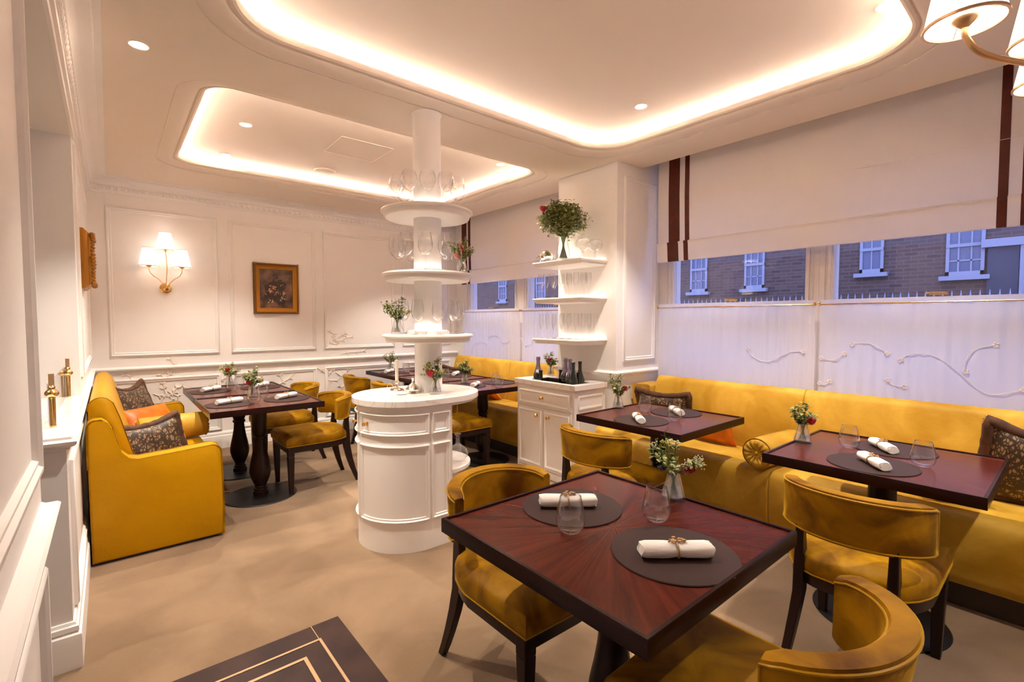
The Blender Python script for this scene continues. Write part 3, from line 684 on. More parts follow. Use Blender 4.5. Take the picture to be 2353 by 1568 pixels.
# ================================================================== UPHOLSTERY
def rr2(cx, cz, w, h, r, n=4):
    """rounded rect outline in 2-D"""
    return [(cx+p[0], cz+p[1]) for p in rrect(-w/2, w/2, -h/2, h/2, r, n)]
def extr_y(b, prof, y0, y1, r=.02, n=5):
    """extrude an (x,z) outline along y with softly rounded ends"""
    cx = sum(p[0] for p in prof)/len(prof); cz = sum(p[1] for p in prof)/len(prof)
    mx = max(max(abs(p[0]-cx) for p in prof), .01); mz = max(max(abs(p[1]-cz) for p in prof), .01)
    rings = []
    def ring(y, d): rings.append([(cx+(x-cx)*(1-d/mx), y, cz+(z-cz)*(1-d/mz)) for x, z in prof])
    for i in range(n+1): a = PI/2*i/n; ring(y0+r*(1-math.sin(a)), r*(1-math.cos(a)) if False else r*(1-math.sin(PI/2*i/n)) )
    m = max(1, int((y1-y0)/.15))
    for i in range(1, m): ring(y0+r+(y1-y0-2*r)*i/m, 0)
    for i in range(n+1): ring(y1-r+r*math.sin(PI/2*i/n) if False else y1-r*(1-i/n), r*(1-math.sqrt(max(0,1-(i/n)**2))))
    rings = [q for q in rings]
    rings[:n+1] = []
    head = []
    for i in range(n+1):
        t = 1-i/n; d = r*(1-math.sqrt(max(0, 1-t*t)))
        head.append([(cx+(x-cx)*(1-d/mx), y0+r*(1-t), cz+(z-cz)*(1-d/mz)) for x, z in prof])
    b.loft(head+rings); return b
def arc(cx, cz, r, a0, a1, n): return [(cx+r*math.cos(math.radians(a0+(a1-a0)*i/n)), cz+r*math.sin(math.radians(a0+(a1-a0)*i/n))) for i in range(n+1)]

def banquette(mods, label, ylo, yhi):
    r = empty('banquette', (3.35, (ylo+yhi)/2, 0)); tag(r, label, 'banquette seat'); ox, oy = 3.35, (ylo+yhi)/2
    b = B(); b.box(3.11-ox, ylo-oy, 0, 3.75-ox, yhi-oy, .115); link('plinth', b, PLINTH, r)
    for (y0, y1) in mods:
        seat = [(3.13,.11)]+arc(3.09,.18,.06,250,185,4)+[(3.022,.28),(3.018,.38)]+arc(3.085,.405,.062,175,95,6)+[(3.3,.473),(3.49,.465),(3.51,.30),(3.51,.11)]
        b = B(); extr_y(b, [(x-ox, z) for x, z in seat][::-1], y0-oy+.001, y1-oy-.001, .014); link('seat', b, BANQ, r, ang=60)
        back = [(3.50,.44),(3.48,.47),(3.550,.81)]+arc(3.622,.850,.058,165,20,8)+[(3.765,.85),(3.775,.44)]
        b = B(); extr_y(b, [(x-ox, z) for x, z in back][::-1], y0-oy+.001, y1-oy-.001, .014); k = link('backrest', b, BANQ, r, ang=60)
    return r
banquette([(1.195, 2.335), (-.25, 1.195)], 'long gold velvet banquette under the near right window, behind two tables', -.25, 2.335)
bq = empty('corner_seat', (3.30, 2.44, 0)); tag(bq, 'short gold velvet end arm of the near banquette, against the side of the pillar', 'banquette arm')
b = B(); prof = [(2.99-3.3,.11),(2.985-3.3,.40)]+[(2.985-3.3+.05-.05*math.cos(t*PI/8), .47+.05*math.sin(t*PI/8)) for t in range(1,5)]+[(3.55-3.3,.56),(3.50-3.3,.83),(3.76-3.3,.83),(3.76-3.3,.11)]
extr_y(b, prof[::-1], -.100, .085, .03); link('arm_cushion', b, BANQ, bq, ang=60)
b = B(); b.box(3.08-3.3, -.095, 0, 3.72-3.3, .08, .108); link('plinth', b, PLINTH, bq)
banquette([(4.28, 5.44), (3.27, 4.28)], 'far gold velvet banquette under the rear window, beyond the pillar sideboard', 3.27, 5.44)

# settee on the left
st = empty('settee', (.2, 4.55, 0)); tag(st, 'gold satin settee with scrolled arms against the left wall', 'sofa')
ox, oy = .2, 4.55; Y0, Y1 = 3.50, 5.62
armp = [(-.108,.015),(-.112,.55),(-.112,.77)]+arc(-.075,.785,.037,180,100,4)+[(-.050,.822),(-.025,.800),(-.005,.760),(.010,.690),(.030,.625),(.065,.585),(.110,.572),(.25,.580),(.42,.592)]+arc(.475,.545,.050,90,0,5)+[(.530,.40),(.533,.20),(.530,.015)]
def arm_mesh(y0, y1):
    b = B(); extr_y(b, [(x-ox, z) for x, z in armp][::-1], y0-oy, y1-oy, .016); return b
a1 = link('arm', arm_mesh(Y0, Y0+.12), SATIN, st, ang=50); a2 = link('arm', arm_mesh(Y1-.12, Y1), SATIN, st, ang=50)
for yy, par in ((Y0+.004, a1), (Y0+.116, a1), (Y1-.116, a2), (Y1-.004, a2)):
    b = B(); b.tube([(x-ox, yy-oy, z) for x, z in armp[1:]], .0045, 6); link('piping', b, VELVET, par)  # darker velvet than the arm: the seam's shadow line put into the piping colour
b = B(); bp = [(-.105,.30),(-.108,.86)]+arc(-.050,.875,.056,175,60,8)+[(.005,.895),(.035,.80),(.085,.60),(.13,.46),(.13,.30)]
extr_y(b, [(x-ox, z) for x, z in bp][::-1], Y0+.13-oy, Y1-.125-oy, .012); link('backrest', b, SATIN, st, ang=60)
b = B(); b.tube([(x-ox, Y0+.136-oy, z) for x, z in bp[1:-1]], .004, 6); link('piping', b, VELVET, st)  # darker velvet here too, standing in for the shadow along the piping
b = B(); sp = [(.10,.30),(.10,.46),(.30,.475)]+arc(.50,.445,.030,90,0,4)+[(.530,.30)]
extr_y(b, [(x-ox, z) for x, z in sp][::-1], Y0+.125-oy, Y1-.125-oy, .012); link('seat_cushion', b, SATIN, st, ang=60)
b = B(); b.box(-.10-ox, Y0+.12-oy, .015, .515-ox, Y1-.12-oy, .30); link('base', b, SATIN, st, bev=.01)
b = B(); b.box(-.08-ox, Y0+.03-oy, 0, .50-ox, Y1-.03-oy, .015); link('foot_board', b, PLINTH, st)

def hair(b, pts, n, L, rng, r):
    """fine pointed tufts standing off a fur roll"""
    for _ in range(n):
        i = rng.randrange(len(pts)-1); t = rng.random(); p = Vector(pts[i]).lerp(Vector(pts[i+1]), t)
        d = Vector((rng.gauss(0,1), rng.gauss(0,1), rng.gauss(0,1))).normalized(); q = p+d*r*.8; e = q+d*L*rng.uniform(.6,1.2)+Vector((0,0,-L*.2)); u = d.orthogonal().normalized()*.0011
        b.add([tuple(q-u), tuple(q+u), tuple(e)], [(0,1,2)])
def pillow(name, w, h, t, loc, rot, mat, label, fur=False, cat='cushion', dent=.0, group=None, ears=.05):
    """cushion: width along local x, height along local z, thickness along y"""
    n = 22; front = []; back = []
    def pt(u, v, s):
        ex = 1-ears*(1-abs(v)**2); ez = 1-ears*1.4*(1-abs(u)**2)
        x = u*w/2*ex; z = v*h/2*ez
        if v > 0: z -= dent*h*(1-u*u)*v
        th = t/2*((1-abs(u)**3.2)*(1-abs(v)**3.2))**.55
        th += .004*math.sin(u*7+v*3)*(1-u*u)*(1-v*v)
        return (x, s*th, z)
    b = B(); vs = []; fs = []
    for s in (-1, 1):
        o = len(vs)
        for j in range(n+1):
            for i in range(n+1): vs.append(pt(-1+2*i/n, -1+2*j/n, s))
        for j in range(n):
            for i in range(n):
                q = (o+j*(n+1)+i, o+j*(n+1)+i+1, o+(j+1)*(n+1)+i+1, o+(j+1)*(n+1)+i); fs.append(q if s < 0 else tuple(reversed(q)))
    b.add(vs, fs)
    r = empty(name, loc); r.rotation_euler = rot; tag(r, label, cat, group)
    link('cushion_cover', b, mat, r, ang=70, fix=False)
    edge = []
    for k in range(4):
        for i in range(14):
            q = -1+2*i/14
            u, v = ((q,-1),(1,q),(-q,1),(-1,-q))[k]; edge.append(pt(u, v, 0))
    if fur:
        b = B(); rg = random.Random(hash(name+label) % 1000 if False else len(label)*7)
        top = edge+[edge[0]]
        b.tube(edge, [.022+.006*rg.random() for _ in edge], 8, closed=True); hair(b, top, 6000, .012, rg, .024); link('fur_trim', b, FUR, r, ang=70, fix=False)
    else:
        b = B(); b.tube(edge, .0035, 6, closed=True); link('piping', b, mat, r)
    return r
R = math.radians
# on the settee (its occupants face +x): width runs along y
pillow('patterned_cushion', .46, .36, .12, (.15, 5.20, .66), (R(-20), 0, R(62)), BROCADE, 'brown fan patterned fur edged cushion standing at the far end of the settee', True, dent=.12)
pillow('patterned_cushion', .40, .27, .12, (.175, 3.80, .610), (R(-14), R(-4), R(28)), BROCADE, 'brown fan patterned fur edged cushion at the near end of the settee', True, dent=.12)
pillow('orange_cushion', .42, .24, .11, (.235, 4.93, .565), (R(-38), R(0), R(40)), ORANGE, 'burnt orange velvet cushion between the patterned cushion and the bolster on the settee')
pillow('orange_cushion', .26, .22, .10, (.31, 3.98, .585), (R(-20), R(12), R(60)), ORANGE, 'small orange cushion peeping out behind the near patterned cushion on the settee')
def bolster(loc, L, r, rz, label):
    o = empty('bolster', loc, rz); tag(o, label, 'bolster cushion', 'gold bolster cushions')
    b = B(); rings = []
    for x, k in ((-L/2-.006, .0), (-L/2-.008, .10), (-L/2-.002, .35), (-L/2-.012, .60), (-L/2-.008, .85), (-L/2+.008, .97), (-L/2+.03, 1), (0, 1.02), (L/2-.03, 1), (L/2-.008, .97), (L/2+.008, .85), (L/2+.012, .60), (L/2+.002, .35), (L/2+.008, .10), (L/2+.006, 0)):
        rings.append([(x+(.004*math.cos(a*14) if .3 < k < .95 else 0), r*k*math.cos(a), r*k*math.sin(a)+r) for a in [2*PI*i/56 for i in range(56)]])
    b.loft(rings, caps=False); link('cover', b, BANQ, o, ang=70)
    for s in (-1, 1):
        b = B(); b.tube([(s*(L/2-.004), r*.985*math.cos(2*PI*i/32), r+r*.985*math.sin(2*PI*i/32)) for i in range(32)], .004, 6, closed=True); link('piping', b, PIPING, o)
        b = B(); b.m = Matrix.Translation((s*(L/2+.006), 0, r)) @ Matrix.Rotation(PI/2, 4, 'Y'); b.ball((0,0,0), .013, 12, 6, (1,1,.5)); link('button', b, PIPING, o)
bolster((.350, 4.40, .482), .42, .092, R(3), 'gold bolster lying across the middle of the settee')
bolster((3.235, 1.235, .474), .46, .092, R(-6), 'gold bolster on the near banquette seam, beside the rightmost table')
pillow('patterned_cushion', .44, .27, .11, (3.425, 2.17, .675), (R(16), 0, R(-82)), BROCADE, 'brown fan patterned fur edged cushion on the near banquette beside the pillar', True, dent=.10)
pillow('patterned_cushion', .50, .42, .12, (3.40, .07, .665), (R(16), R(6), R(-80)), BROCADE, 'large brown fan patterned fur edged cushion at the right edge of the photo', True, dent=.12)
pillow('orange_cushion', .34, .24, .10, (3.40, 1.75, .585), (R(20), 0, R(-96)), ORANGE, 'orange velvet cushion on the near banquette, seen beyond the mid right table')
pillow('orange_cushion', .26, .20, .08, (3.25, .41, .525), (R(60), 0, R(-70)), ORANGE, 'orange cushion corner peeping out below the rightmost table')
pillow('patterned_cushion', .42, .26, .11, (3.40, 5.14, .66), (R(16), 0, R(-75)), BROCADE, 'brown fan patterned fur edged cushion on the far banquette in the back corner', True, dent=.10)
pillow('orange_cushion', .36, .24, .10, (3.30, 4.40, .555), (R(50), 0, R(-90)), ORANGE, 'orange cushion on the far banquette, glimpsed under the rear tables')

# ================================================================== CHAIRS
def make_chair(label, group):
    """faces +x; origin on the floor under the seat centre"""
    r = empty('dining_chair'); tag(r, label, 'chair', group)
    def plan(s, dz=0):
        pts = [(.25*s, -.238*s), (.256*s, 0), (.25*s, .238*s)]
        for i in range(1, 14):
            a = PI/2+PI*i/14; pts.append((-.02*s+.262*s*math.cos(a), .244*s*math.copysign(abs(math.sin(a))**.60, math.sin(a))))
        return pts
    b = B(); rings = [[(x, y, z) for x, y in plan(k)] for k, z in ((.975,.384),(1.0,.389),(1.010,.402),(1.012,.418),(1.004,.434),(.985,.447),(.95,.457),(.89,.465),(.80,.472),(.66,.478),(.48,.482),(.25,.484))]
    b.loft(rings); seat = link('seat', b, VELVET, r, ang=60)
    b = B(); P = plan(1.0); b.tube([(x, y, .388) for x, y in P], .0036, 6, closed=True); link('piping', b, PIPING, seat)
    b = B(); b.loft([[(x, y, .335) for x, y in plan(.962)], [(x, y, .385) for x, y in plan(.972)]]); link('seat_frame', b, EBONY, r, bev=.003)
    for s in (-1, 1):
        b = B(); b.frustum((.214, s*.204, .0), (.032, .032), (.216, s*.207, .31), (.048, .048)); b.frustum((.216, s*.207, .31), (.048, .048), (.216, s*.207, .375), (.050, .050)); link('leg', b, EBONY, r, bev=.004)
        b = B(); rings = []
        for x, z, w, d in ((-.335, 0, .028, .032), (-.315, .05, .030, .036), (-.292, .12, .032, .042), (-.268, .21, .034, .050), (-.252, .30, .036, .056), (-.247, .38, .036, .058), (-.248, .45, .034, .050), (-.252, .53, .030, .036), (-.256, .60, .026, .028)):
            cy = s*(.150+.028*max(0, (.3-z))/.3)
            rings.append([(x-d/2, cy-w/2, z), (x+d/2, cy-w/2, z), (x+d/2, cy+w/2, z), (x-d/2, cy+w/2, z)])
        b.loft(rings); link('leg', b, EBONY, r, bev=.004, ang=50)
    # wrap-around back: section swept on an arc
    b = B(); rings = []; T = .056; n = 32; tp = []; bt = []; ip = []
    for i in range(n+1):
        t = -1+2*i/n; a = PI+R(84)*t
        e = max(0, (abs(t)-.88)/.12); tk = T*(1-.30*e*e)
        z0, z1 = .548+.012*e*e, .748-.020*abs(t)**2-.010*e
        ring = []
        for (q, zf) in ((-.5,.06),(-.5,.94),(-.42,.99),(-.2,1.0),(.2,1.0),(.42,.99),(.5,.94),(.5,.06),(.42,.01),(-.42,.01)):
            z = z0+(z1-z0)*zf; lean = -.030*(z-.55)/.2
            x = -.118+(.165+q*tk)*math.cos(a)+lean*abs(math.cos(a)); y = (.226+q*tk)*math.sin(a)
            ring.append((x, y, z))
        rings.append(ring); tp.append(ring[6]); bt.append(ring[7]); ip.append(ring[1])
    b.loft(rings); bk = link('backrest', b, VELVET, r, ang=50)
    b = B(); b.tube(tp+bt[::-1], .0038, 6, closed=True); b.tube(ip, .0030, 6); link('piping', b, PIPING, bk)
    return r
CH = [(1.20, 1.33, -90, 'gold velvet chair beyond the nearest table, its curved inner back facing us'),
      (1.20, .525, 90, 'gold velvet chair nearest the camera at the bottom edge, back towards us'),
      (2.345, .55, 0, 'gold velvet chair pulled up to the rightmost table, broad back towards us'),
      (2.36, 1.85, 0, 'gold velvet chair pulled up to the mid right table, in front of the sideboard'),
      (1.28, 4.18, 180, 'gold velvet chair at the left table set, nearer of its two'),
      (1.28, 5.01, 180, 'gold velvet chair at the left table set, farther of its two, by the back wall'),
      (2.37, 5.38, 0, 'gold velvet chair at the back right table, farther of its two, left of the candle'),
      (2.37, 4.60, 0, 'gold velvet chair at the back right table, hidden partly behind the candlestick'),
      (2.46, 3.76, 0, 'gold velvet chair between the oval island and the small table by the sideboard')]
chair0 = make_chair(CH[0][3], 'gold velvet dining chairs'); chair0.location = (CH[0][0], CH[0][1], 0); chair0.rotation_euler = (0, 0, R(CH[0][2]))
for x, y, a, lb in CH[1:]: dup(chair0, (x, y, 0), R(a), lb)

# ================================================================== TABLES
TS = .376
def make_table(label):
    r = empty('dining_table'); tag(r, label, 'table', 'square pedestal dining tables')
    b = B(); b.box(-TS, -TS, .722, TS, TS, .750); top = link('tabletop', b, TABLEM, r, bev=.001)
    b = B(); w = .013
    b.sweep([(-TS-.003,-TS-.003),(TS+.003,-TS-.003),(TS+.003,TS+.003),(-TS-.003,TS+.003)], [(0,.712),(0,.752),(.002,.756),(w-.002,.756),(w,.753),(w,.7495),(w,.712)], closed=True, pcl=True); link('raised_edge', b, RIMW, r, ang=30)
    b = B(); b.box(-.27, -.05, .692, .27, .05, .722); b.box(-.05, -.27, .692, .05, .27, .7215); b.box(-.12,-.12,.690,.12,.12,.7218); link('support', b, EBONY, r, bev=.004)
    b = B(); b.lathe([(.055,.012),(.055,.040),(.046,.047),(.050,.055),(.048,.062),(.040,.068),(.044,.076),(.040,.084),(.052,.11),(.068,.15),(.077,.19),(.077,.22),(.069,.27),(.056,.33),(.046,.39),(.041,.44),(.042,.452),(.050,.458),(.052,.468),(.048,.478),(.043,.484),(.050,.50),(.054,.52),(.054,.65),(.060,.668),(.070,.675),(.072,.690)], 28); link('pedestal', b, EBONY, r)
    b = B(); b.lathe([(0,0),(.258,0),(.260,.004),(.256,.009),(.07,.012),(0,.012)], 48); link('base_plate', b, BLACKM, r)
    return r
TB = [(1.165, .905, 'dark mahogany square table with sunburst veneer, nearest the camera'),
      (2.735, 1.765, 'square mahogany table beside the pillar sideboard, in front of the near banquette'),
      (2.715, .575, 'square mahogany table at the right edge, in front of the near banquette'),
      (.880, 4.130, 'square mahogany table before the settee, nearer half of the joined pair'),
      (.880, 4.905, 'square mahogany table before the settee, farther half of the joined pair, by the back wall'),
      (2.785, 5.29, 'square mahogany table in the back right corner, nearest the back wall'),
      (2.785, 4.53, 'square mahogany table beyond the island column, in front of the back corner table'),
      (2.80, 3.785, 'square mahogany table between the oval island and the sideboard')]
tab0 = make_table(TB[0][2]); tab0.location = (TB[0][0], TB[0][1], 0)
for x, y, lb in TB[1:]: dup(tab0, (x, y, 0), 0, lb)
TZ = .750

# ================================================================== TABLEWARE
def make_mat():
    b = B(); b.lathe([(0,0),(.165,0),(.1665,.0015),(.165,.004),(0,.0042)], 56); o = link('placemat', b, MAT); return o
mats = [(0,(1.178,1.090),'round dark placemat nearest table, far left one with the napkin behind a glass'),(0,(1.150,.692),'round dark placemat at the near corner of the nearest table'),
 (1,(2.535,1.765),'round dark placemat on the mid right table, chair side'),(1,(2.935,1.765),'round dark placemat on the mid right table, banquette side'),
 (2,(2.53,.575),'round dark placemat on the rightmost table, chair side'),(2,(2.90,.575),'round dark placemat on the rightmost table, banquette side'),
 (3,(.675,4.085),'round dark placemat before the settee, nearest left'),(3,(1.075,4.085),'round dark placemat before the settee, nearest right'),
 (4,(.665,4.93),'round dark placemat before the settee, farther left'),(4,(1.07,4.93),'round dark placemat before the settee, farther right'),
 (5,(2.60,5.28),'round dark placemat on the back corner table, left side'),(5,(2.98,5.28),'round dark placemat on the back corner table, behind the column'),
 (6,(2.60,4.53),'round dark placemat behind the island column, chair side'),(6,(2.99,4.53),'round dark placemat under the napkin on the table just right of the column'),
 (7,(2.62,3.77),'round dark placemat on the small table left of the sideboard'),(7,(2.99,3.77),'round dark placemat on the small table, half hidden by the sideboard')]
m0_ = None
for i, (t, p, lb) in enumerate(mats):
    o = make_mat() if m0_ is None else m0_.copy()
    if m0_ is None: m0_ = o
    else: COL.objects.link(o)
    o.location = (p[0], p[1], TZ+.0002); tag(o, lb, 'placemat', 'round leather placemats')

def make_napkin():
    r = empty('napkin_roll'); tag(r, 'x', 'napkin', 'rolled white napkins')
    b = B(); rings = []; n = 26; L = .093
    for i in range(15):
        x = -L+2*L*i/14; pinch = 1-.14*math.exp(-((x-.002)/.014)**2); end = 1-.10*max(0,(abs(x)-.08)/.013)
        rings.append([(x+(.004*math.sin(3*a) if i in (0,14) else 0), .0245*pinch*end*math.cos(a)*(1.10+.04*math.sin(5*a+x*30)), .0205*pinch*end*(math.sin(a)*(1+.03*math.sin(4*a+x*50)))+.0205) for a in [2*PI*k/n for k in range(n)]])
    b.loft(rings)
    # rolled spiral on the ends, loose flap
    for s in (-1, 1):
        sp = []
        for k in range(40):
            a = k*.42; q = .004+.0145*k/40; sp.append((s*(L+.0006), q*math.cos(a)*1.1, .0205+q*math.sin(a)*.9))
        b.tube(sp, .0013, 5)
    link('cloth_roll', b, LINEN, r, ang=50)
    b = B(); b.tube([(.002+.002*math.sin(2*a), .0255*math.cos(a), .0205+.0205*math.sin(a)) for a in [2*PI*k/24 for k in range(24)]], .0024, 6, closed=True)
    ring = link('twig_ring', b, TWIG, r)
    b = B(); rg = random.Random(5)
    for i in range(11):
        a = rg.uniform(0, 2*PI); q = rg.uniform(.004, .018); b.ball((.002+q*math.cos(a)*1.3, q*math.sin(a)*.8, .0435+rg.uniform(0,.004)), .0055, 7, 5, (1, .8, .45))
    b.tube([(-.022, -.006, .043), (0, 0, .0455), (.022, .008, .044)], .0018, 5); b.tube([(-.015, .009, .043), (.006, -.004, .0455), (.022, -.008, .043)], .0016, 5)
    link('leaf_sprig', b, TWIG, ring)
    return r
naps = [((1.164,1.096),-40,'rolled white napkin on the far placemat of the nearest table, behind a tumbler',.004),((1.131,.675),-40,'rolled white napkin on the near placemat of the nearest table',.004),
 ((2.497,1.755),46,'rolled white napkin on the mid right table, chair side',.004),((2.894,1.737),50,'rolled white napkin on the mid right table, banquette side',.004),
 ((2.51,.565),38,'rolled white napkin on the rightmost table, chair side',.004),((2.852,.607),36,'rolled white napkin on the rightmost table, banquette side',.004),
 ((.675,4.105),22,'rolled white napkin before the settee, nearest left',.004),((1.075,4.105),30,'rolled white napkin before the settee, nearest right',.004),
 ((.672,4.94),40,'rolled white napkin before the settee, farther left',.004),((1.077,4.955),42,'rolled white napkin before the settee, farther right',.004),
 ((2.545,5.315),38,'rolled white napkin left of the candle on the back corner table',.004),((3.01,4.585),42,'rolled white napkin on the table right of the island column',.004),((2.635,3.68),38,'rolled white napkin on the small table left of the sideboard',.004)]
n0_ = make_napkin()
for i, (p, a, lb, dz) in enumerate(naps):
    loc = (p[0], p[1], TZ+.0044)
    if i == 0: n0_.location = loc; n0_.rotation_euler = (0,0,R(a)); n0_['label'] = lb
    else: dup(n0_, loc, R(a), lb)

def make_tumbler():
    b = B()
    out = [(0,.002),(.020,.0025),(.030,.007),(.039,.018),(.0435,.032),(.044,.044),(.042,.060),(.038,.080),(.034,.097),(.0315,.110)]
    prof = [(0,0)]+[(.012,0),(.024,.001)]+out[2:]+[(.0305,.110)]+[(max(r-.0012,0),z+(.004 if z<.01 else 0)) for r,z in out[::-1][1:-2]]+[(0,.006)]
    b.lathe(prof, 28); return link('glass_tumbler', b, GLASS, ang=80)
tums = [((1.031,.959),'clear stemless tumbler in front of the far napkin on the nearest table'),((1.299,.843),'clear stemless tumbler beside the flower vase on the nearest table'),
 ((2.792,1.912),'clear tumbler on the mid right table, farther one'),((2.690,1.626),'clear tumbler on the mid right table, nearer one'),
 ((2.775,.726),'clear tumbler on the rightmost table, left one by the vase'),((2.661,.426),'clear tumbler on the rightmost table, right one'),
 ((.824,4.013),'clear tumbler before the settee, nearest one'),((.944,4.286),'clear tumbler before the settee, right of the front vase'),((.823,4.826),'clear tumbler before the settee, left of the front vase'),((.919,5.07),'clear tumbler before the settee, farthest one'),
 ((2.704,5.172),'clear tumbler on the back corner table, right of the candle'),((2.80,5.38),'clear tumbler on the back corner table, close to the wall'),((2.76,4.40),'clear tumbler just right of the island column on the rear table'),
 ((2.90,3.70),'clear tumbler on the small table left of the sideboard, farther one'),((2.78,3.50),'clear tumbler on the small table left of the sideboard, nearer one')]
t0_ = make_tumbler(); 
for i, (p, lb) in enumerate(tums):
    o = t0_ if i == 0 else t0_.copy()
    if i: COL.objects.link(o)
    o.location = (p[0], p[1], TZ+.0003); tag(o, lb, 'glass', 'stemless glass tumblers')

def make_vase():
    r = empty('bud_vase'); tag(r, 'x', 'vase', 'conical ribbed bud vases')
    b = B(); prof = [(.0,.0),(.038,.0),(.0405,.003),(.039,.012),(.034,.035),(.027,.062),(.0215,.085),(.0215,.098),(.0200,.098),(.0195,.086),(.025,.062),(.032,.035),(.0365,.014),(.0,.012)]
    b.lathe(prof, 72, flute=24, fl=.018); link('vase_body', b, VGLASS, r, ang=80)
    b = B(); b.lathe([(0,.0125),(.0355,.0145),(.031,.036),(.030,.040),(0,.040)], 24); link('water', b, WATER, r)
    return r
# ------------------------------------------------------------------ flowers
def leafshape(b, p, d, up, L, w):
    d = d.normalized(); s = d.cross(up); s = s.normalized() if s.length > 1e-4 else d.orthogonal(); nn = s.cross(d)
    pts = [p, p+d*L*.3+s*w*.8+nn*L*.05, p+d*L*.65+s*w*.75+nn*L*.05, p+d*L-nn*L*.08, p+d*L*.65-s*w*.75+nn*L*.05, p+d*L*.3-s*w*.8+nn*L*.05, p+d*L*.5]
    b.add([tuple(q) for q in pts], [(0,1,6),(1,2,6),(2,3,6),(3,4,6),(4,5,6),(5,0,6)])
def rose(b, p, r, rng):
    b.ball(p, r*.62, 8, 6)
    for k in range(11):
        a = k*2.4; q = r*(.35+.05*k); t = Vector((math.cos(a), math.sin(a), .55-.04*k)); u = Vector((-math.sin(a), math.cos(a), 0))
        c = Vector(p)+t*q*.75; w = r*.55; h = r*(.75-.02*k)
        b.add([tuple(c-u*w-Vector((0,0,h*.4))), tuple(c+u*w-Vector((0,0,h*.4))), tuple(c+u*w*.9+t*r*.2+Vector((0,0,h*.55))), tuple(c+t*r*.32+Vector((0,0,h*.75))), tuple(c-u*w*.9+t*r*.2+Vector((0,0,h*.55)))], [(0,1,2,3,4)])
def thistle(b, p, r, rng):
    b.ball(p, r*.42, 8, 6)
    for k in range(60):
        d = Vector((rng.gauss(0,1), rng.gauss(0,1), rng.gauss(.15,.8))).normalized(); u = d.orthogonal().normalized()*r*.05; q = Vector(p)
        b.add([tuple(q+d*r*.3-u), tuple(q+d*r*.3+u), tuple(q+d*r*rng.uniform(.8,1.1))], [(0,1,2)])
def bouquet(loc, seed, label, H=.12, spread=.055, neck=.092, n=9, roses=(), thist=(), cream=.5, yellow=0., pink=(), big=1.0, rn=.016, sprigs=(), base_r=.02, z0=.016, leafs=10, flor=7, pale=.35, tmin=.15):
    """stems rise from the vase foot through its neck and fan out"""
    if big < 1.5: H *= 1.12; spread *= 1.12; n += 4
    rng = random.Random(seed); r = empty('flower_bouquet', loc); tag(r, label, 'flowers', 'small mixed bouquets' if big < 1.5 else None)
    st_, lf, lp, fc, fy = B(), B(), B(), B(), B()
    heads = []
    for i in range(n):
        a = 2*PI*i/n+rng.uniform(-.3,.3); q = math.sqrt((i+.5)/n); sp = spread*q*rng.uniform(.8,1.15); th = q*(1.75 if big < 1.5 else 2.3); sp = spread*(math.sin(th)**.8)*rng.uniform(.85,1.12); h = neck+H*.45+H*.55*math.cos(th)*rng.uniform(.8,1.1)
        if big > 1.5:
            dv = Vector((rng.gauss(0,1), rng.gauss(0,1), rng.gauss(0,1))).normalized()*rng.random()**.4; sp = spread*math.hypot(dv.x, dv.y); a = math.atan2(dv.y, dv.x); h = neck+H*.54+H*.5*dv.z
        p0 = Vector((base_r*math.cos(a+2.6)*.8, base_r*math.sin(a+2.6)*.8, z0)); p1 = Vector((rn*.7*math.cos(a), rn*.7*math.sin(a), neck)); p2 = Vector((sp*math.cos(a), sp*math.sin(a), h))
        heads.append((p1, p2))
        pts = [p0, p1, p1.lerp(p2, .5)+Vector((0,0,.006)), p2]; st_.tube(pts, .0011*max(1, big*.8), 5)
        kind = rng.random()
        for k in range(int(leafs*2.0)):
            t = rng.uniform(tmin, 1.04); c = p1.lerp(p2, t)+Vector((rng.gauss(0,1), rng.gauss(0,1), rng.gauss(0,1)))*(.007 if big < 1.5 else .024)*t; d = Vector((rng.gauss(0,1)+math.cos(a)*.6, rng.gauss(0,1)+math.sin(a)*.6, rng.gauss(.35,.6))); L = rng.uniform(.014,.026)*big**.45
            leafshape(lp if rng.random() < pale else lf, c, d, Vector((0,0,1)), L, L*.36)
        if kind < cream+yellow:
            T = fy if kind < yellow else fc
            for k in range(flor*2):
                d = Vector((rng.gauss(0,1), rng.gauss(0,1), rng.gauss(.2,.8))).normalized()*rng.uniform(.006,.020)*big; c = p2+d+Vector((0,0,-.004)); T.ball(c, .0029*big**.6, 5, 3); 
                if k % 2 == 0: st_.tube([p2-Vector((0,0,.014)), c], .0005*big, 3)
    for (sx, sy, sz) in sprigs:
        p1 = Vector((0,0,neck)); p2 = Vector((sx, sy, sz)); mid = p1.lerp(p2,.5)+Vector((0,0,.012)); st_.tube([Vector((0,0,z0)), p1, mid, p2], .0011, 5)
        for k in range(7):
            t = .3+.7*k/6; c = (p1.lerp(mid, t*2) if t < .5 else mid.lerp(p2, (t-.5)*2)); s = 1 if k % 2 else -1
            d = (p2-p1).cross(Vector((.3,.5,1))).normalized()*s+(p2-p1).normalized()*.7; leafshape(lf, c, d, Vector((.2,.1,1)), .020, .0085)
    if st_.v: link('stems', st_, STEM, r)
    if lf.v: link('foliage', lf, LEAF, r, fix=False, ang=180)
    if lp.v: link('pale_foliage', lp, LEAFP, r, fix=False, ang=180)
    if fc.v: link('cream_florets', fc, WAXF, r, fix=False)
    if fy.v: link('yellow_florets', fy, YELF, r, fix=False)
    roses = [(x*1.15-.014, y*1.15-.016, z, q*1.3) for x, y, z, q in roses]
    for (x, y, z, q) in roses: b = B(); rose(b, (x,y,z), q, rng); b.tube([(0,0,neck),(x,y,z-q*.5)], .0013, 5); link('rose', b, ROSE, r, fix=False, ang=180)
